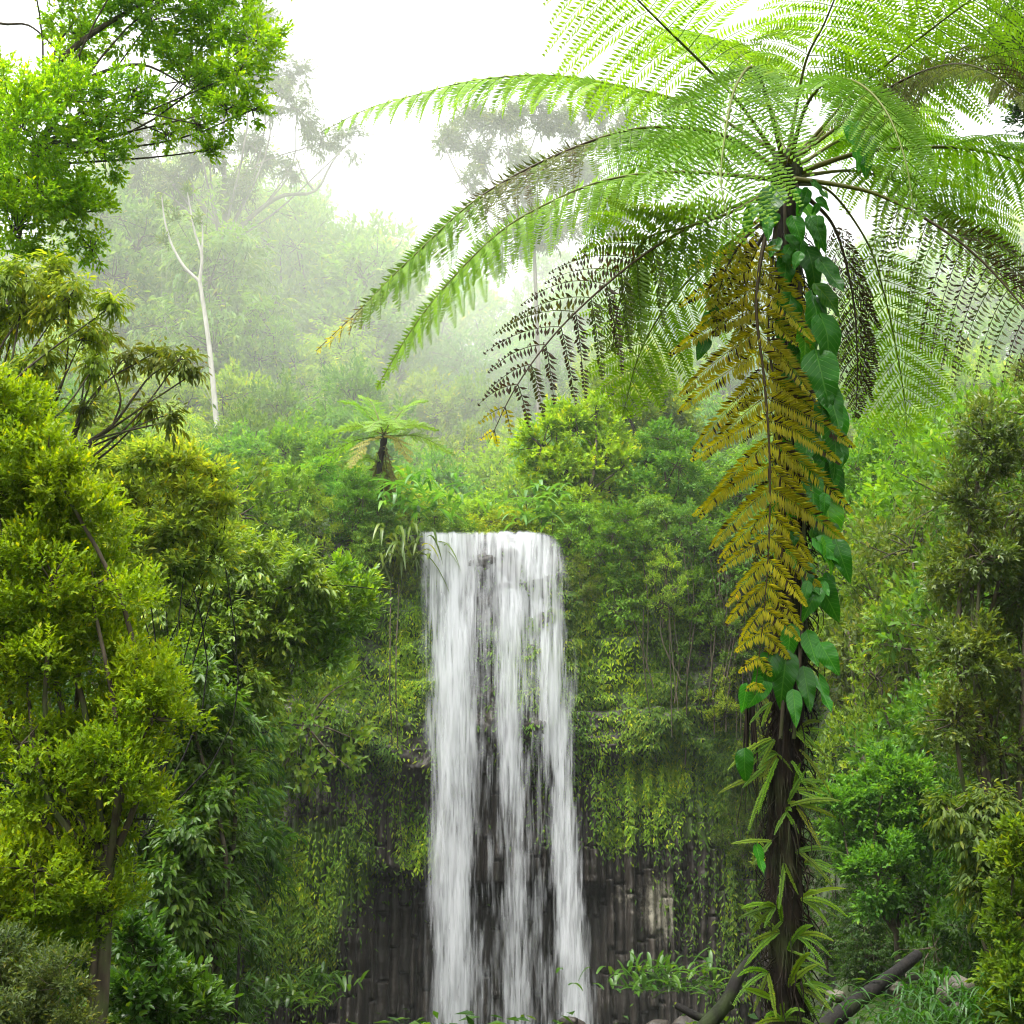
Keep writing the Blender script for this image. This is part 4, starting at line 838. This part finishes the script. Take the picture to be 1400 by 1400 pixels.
for k, (px, py, spec) in enumerate([(1060, 1240, [(-70, .36, .35), (-95, .30, .2), (-120, .26, .4), (-50, .22, .7), (-135, .2, .3)]), (1095, 1230, [(60, .34, .3), (75, .30, .6), (95, .26, .4), (40, .2, .5), (110, .2, .6)]), (1090, 1280, [(65, .36, .5), (85, .26, .7), (50, .26, .8), (120, .2, .5)]),
      (1095, 1070, [(60, .2, .6), (75, .22, .3), (90, .16, .4), (55, .16, .9)]), (1055, 1150, [(-85, .34, .15), (-130, .2, .2)]), (1062, 1030, [(-100, .2, .5), (-60, .16, .9), (-140, .2, .2), (130, .14, .4)]), (1075, 1110, [(20, .14, .9), (-140, .22, .2), (150, .2, .1)]), (1100, 1180, [(70, .22, .5), (95, .2, .3), (40, .16, .8)]),
      (1050, 1330, [(-60, .28, .6), (-100, .26, .6), (-150, .3, .1), (175, .34, .1)]), (1090, 1350, [(60, .3, .6), (95, .26, .6), (30, .24, .8), (150, .24, .1)]), (1070, 1395, [(-40, .3, .6), (30, .32, .6), (0, .26, .5), (70, .3, .5), (-75, .3, .5)]), (1055, 960, [(-150, .22, .1), (-120, .2, .3)]), (1072, 1180, [(160, .26, .1), (-165, .3, .1)])]):
    small_fern(LB[0], px, py, spec, 700 + k)
g = np.random.default_rng(44)
for k in range(22):
    py_ = g.uniform(990, 1400); sg = g.choice([-1, 1]); dens = 1 + int(g.integers(0, 3))
    small_fern(LB[0], 1072 + sg * g.uniform(2, 22), py_, [(sg * g.uniform(10, 150), g.uniform(.18, .42) * (1 + .2 * (py_ > 1200)), g.uniform(.05, .55)) for _ in range(dens)], 900 + k)
# hanging dead roots beside the trunk
rt = P(1022, 950, YF - .05); t = MB(); g = np.random.default_rng(3)
for k in range(7):
    a0 = P(1024 + g.uniform(-6, 8), 930 + g.uniform(0, 40), YF - .05 + g.uniform(-.05, .05)); ln = g.uniform(.5, .95)
    tube(t, spline([a0, a0 + [g.normal(0, .02), g.normal(0, .02), -ln * .5], a0 + [g.normal(-.02, .03), g.normal(0, .03), -ln]], 14), np.linspace(.012, .002, 14) * g.uniform(.4, 1.2), 5)
o = t.build('hanging_root', M_FIBRE, tf, origin=fb)

# ------------------------------------------------------------------ vines on the gorge walls
def vine_bundle(label, lines, r, material, seed, lw=None, lc=None, leafL=.1):
    g = np.random.default_rng(seed); b = np.array(lines[0][0]); t = thing('hanging_vine', b, label, 'vine'); mb = MB(); lb = MB()
    for ln in lines:
        q = spline(np.array(ln), 24) + np.cumsum(g.normal(0, .007, (24, 3)), axis=0); tube(mb, q, r * g.uniform(.6, 1.3), 5)
        if lc is not None:
            k = g.integers(0, 24, 160); leaves(lb, q[k] + g.normal(0, .07, (160, 3)), unit(g.normal(size=(160, 3)) * .6 + [0, -.5, -.8]), np.tile([[0, -1, .5]], (160, 1)), g.uniform(.5, 1.2, 160) * leafL, .05, g.random(160))
    mb.build('stem', material, t, origin=b)
    if lc is not None: lb.build('foliage', M_LEAF, t, origin=b, color=lc)
vine_bundle('two long mossy strands hanging left of the falling water', [[on_cliff(534, 790) + [0, -.5, 0], on_cliff(536, 950) + [0, -.9, 0], on_cliff(537, 1205) + [0, -.7, 0]], [on_cliff(545, 800) + [0, -.5, 0], on_cliff(544, 950) + [0, -.9, 0], on_cliff(546, 1210) + [0, -.7, 0]]], .03, M_BARK, 1, lc=(.12, .20, .02), leafL=.13)
g = np.random.default_rng(9)
vine_bundle('thin brown creeper stems draped on the cliff right of the falls', [[on_cliff(x_, y_) + [0, -.6, 0], on_cliff(x_ + g.uniform(-15, 20), y_ + 90) + [0, -.6, 0], on_cliff(x_ + g.uniform(-25, 35), y_ + g.uniform(150, 230)) + [0, -.5, 0]] for x_, y_ in zip(g.uniform(870, 1010, 26), g.uniform(700, 840, 26))], .022, M_BARK, 2)
vine_bundle('pale slender stems standing in the shade right of the fern trunk', [[P(x_, 860 + g.uniform(-20, 30), 34), P(x_ + g.uniform(-4, 26), 940, 33.6), P(x_ + g.uniform(0, 40), 1010, 33.2)] for x_ in (1180, 1195, 1205, 1222, 1235, 1250, 1160)], .035, M_BARK, 3)

# ------------------------------------------------------------------ log, broken branch, stones
lg = P(1190, 1365, 12.5)
mb = MB(); q = spline([P(1110, 1420, 12.2), P(1160, 1378, 12.4), P(1205, 1345, 12.6), P(1255, 1305, 13.0)], 40); g = np.random.default_rng(2)
tube(mb, q, np.linspace(.085, .045, 40) * (.95 + .12 * noise(np.arange(40) * .2, 0)), 14)
tag(mb.build('log', M_DARK, origin=lg), 'dark fallen log slanting up the bank right of the fern', 'log')
br = P(985, 1380, 8.4); mb = MB(); tube(mb, spline([P(950, 1420, 8.2), P(990, 1375, 8.3), P(1010, 1335, 8.4), P(1027, 1310, 8.5)], 20), np.linspace(.05, .03, 20), 9); tube(mb, spline([P(925, 1375, 8.4), P(965, 1392, 8.3), P(1000, 1372, 8.3)], 12), np.linspace(.02, .03, 12), 7)
tag(mb.build('broken_branch', M_DARK, origin=br), 'broken dark branch leaning at the foot of the tree fern', 'branch')
def stone(px, py, Yd, r, seed, name, label, group, material=M_STONE):
    bm_v, bm_f = ico(3); g = np.random.default_rng(seed); s = g.uniform(.7, 1.25, 3) * [1, 1, .75]
    n1 = fbm(bm_v[:, 0] * 1.4 + seed, bm_v[:, 1] * 1.4, bm_v[:, 2] * 1.4, seed, 3); v = bm_v * (.62 + .75 * n1)[:, None] * s * r
    v = np.sign(v) * np.abs(v) ** .92 * r ** .08
    mb = MB(); mb.add(v, bm_f, c=(.1, .45, 0)); c = P(px, py, Yd); o = mb.build(name, material); o.location = c; o.rotation_euler = (0, 0, g.uniform(0, 6)); tag(o, label, 'rock', group); return o
for k, (px, py, r) in enumerate([(1143, 1362, .09), (1162, 1372, .08), (1150, 1376, .06), (1296, 1362, .12), (1310, 1350, .11), (1305, 1378, .1), (1130, 1372, .06), (1225, 1350, .06), (1248, 1335, .05)]):
    stone(px, py, 13, r, k, 'stone', 'pale mossy stone on the shaded bank behind the fallen log', 'stones on the bank by the log')
g = np.random.default_rng(31)
for k in range(16):
    px = g.uniform(440, 950); py = 1408 - 40 * g.random() ** 2.2 + (22 if 540 < px < 830 else 0)
    stone(px, py + 6, g.uniform(42, 46.5), g.uniform(.2, .5), 100 + k, 'boulder', 'wet dark boulder at the foot of the waterfall cliff', 'boulders at the cliff foot', M_ROCK)

# ------------------------------------------------------------------ undergrowth on the slopes
rng = np.random.default_rng(15); n = 150000
x = rng.uniform(-34, 34, n); y = rng.uniform(6, 60, n); zz = H(x, y)
ok = (~((yface(x) - y > -1.2) & (yface(x) - y < 1.2))) & ~((y > 20) & (y < 50) & (zz < -2.4)) & (np.abs(x / np.maximum(y, 1)) < .6) & ~((y > 50) & (np.abs(x + .3) < 3.2))
x, y, zz = x[ok], y[ok], zz[ok]; n = len(x); hgt = rng.random(n) ** 1.5 * .9 * np.clip(y / 18, .25, 1)
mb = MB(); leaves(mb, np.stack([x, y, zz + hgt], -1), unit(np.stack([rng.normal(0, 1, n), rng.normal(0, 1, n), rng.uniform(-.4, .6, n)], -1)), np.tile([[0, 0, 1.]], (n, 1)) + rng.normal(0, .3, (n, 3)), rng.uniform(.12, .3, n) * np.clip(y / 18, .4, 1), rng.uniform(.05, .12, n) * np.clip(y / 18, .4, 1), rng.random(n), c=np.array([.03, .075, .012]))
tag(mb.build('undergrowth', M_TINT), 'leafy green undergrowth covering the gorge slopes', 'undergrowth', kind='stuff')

# the six pattern trees stand among the farthest ones
for k, r_ in enumerate(TREES.values()):
    root = r_[0]; px = 120 + 230 * k; t = P(px, np.interp(px, *SIL) + 25, 124); zb = float(H(t[0], 124)); root.location = (t[0], 124, zb); s_ = (t[2] - zb) / r_[1]; root.scale = (s_,) * 3
    root.name = 'misty_tree'; tag(root, 'pale misty tree high on the far hillside', 'tree', 'misty trees on the far hillside')
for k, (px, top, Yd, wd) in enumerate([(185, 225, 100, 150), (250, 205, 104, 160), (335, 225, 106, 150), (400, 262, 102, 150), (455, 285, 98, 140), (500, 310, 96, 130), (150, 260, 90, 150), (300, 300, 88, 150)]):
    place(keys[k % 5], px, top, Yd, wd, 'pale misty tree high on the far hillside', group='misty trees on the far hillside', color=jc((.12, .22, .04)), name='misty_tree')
# ---- mist bank drifting over the plateau behind the lip, spray at the foot
def volume(name, c, r, dens, label, seed, amp=.12):
    v, f = ico(4); k = 1 + amp * 2 * (fbm(v[:, 0] * 1.5 + seed, v[:, 1] * 1.5, v[:, 2] * 1.5, seed, 3) - .5)
    mb = MB(); mb.add(v * k[:, None] * r, f); m, n, out = mat(name); pv = nd(n, 'ShaderNodeVolumePrincipled'); pv.inputs['Color'].default_value = (.955, .98, .90, 1); pv.inputs['Density'].default_value = dens; pv.inputs['Anisotropy'].default_value = .2
    n.links.new(pv.outputs[0], out.inputs['Volume']); o = mb.build(name, m); o.location = c; return tag(o, label, 'mist', kind='stuff')
volume('mist', (0, 112, 42), (100, 62.5, 52), MIST_DENSITY, 'white mist drifting through the trees above the waterfall', 4)
volume('mist', P(640, 440, 88), (22, 16, 12), .006, 'thicker white patch of mist hanging on the hillside straight above the waterfall', 6, amp=.3)
volume('mist', P(860, 400, 96), (20, 15, 11), .005, 'thicker white patch of mist on the hillside behind the tree fern crown', 7, amp=.3)
volume('spray', (1.2, 47, -2), (6.5, 3.2, 3.5), .0015, 'faint spray hanging around the foot of the waterfall', 8)
# ---- haze
mb = MB(); b0, b1 = (-140, -16, -8), (140, 180, 78)
v = [[x, y, z] for x in (b0[0], b1[0]) for y in (b0[1], b1[1]) for z in (b0[2], b1[2])]
mb.add(v, [[0, 1, 3, 2], [4, 6, 7, 5], [0, 4, 5, 1], [2, 3, 7, 6], [0, 2, 6, 4], [1, 5, 7, 3]])
m, n, out = mat('haze_air'); pv = nd(n, 'ShaderNodeVolumePrincipled'); pv.inputs['Color'].default_value = (.93, .97, .96, 1); pv.inputs['Density'].default_value = HAZE_DENSITY; pv.inputs['Anisotropy'].default_value = .25
n.links.new(pv.outputs[0], out.inputs['Volume'])
hz = mb.build('haze', m, smooth=False); hz['kind'] = 'stuff'
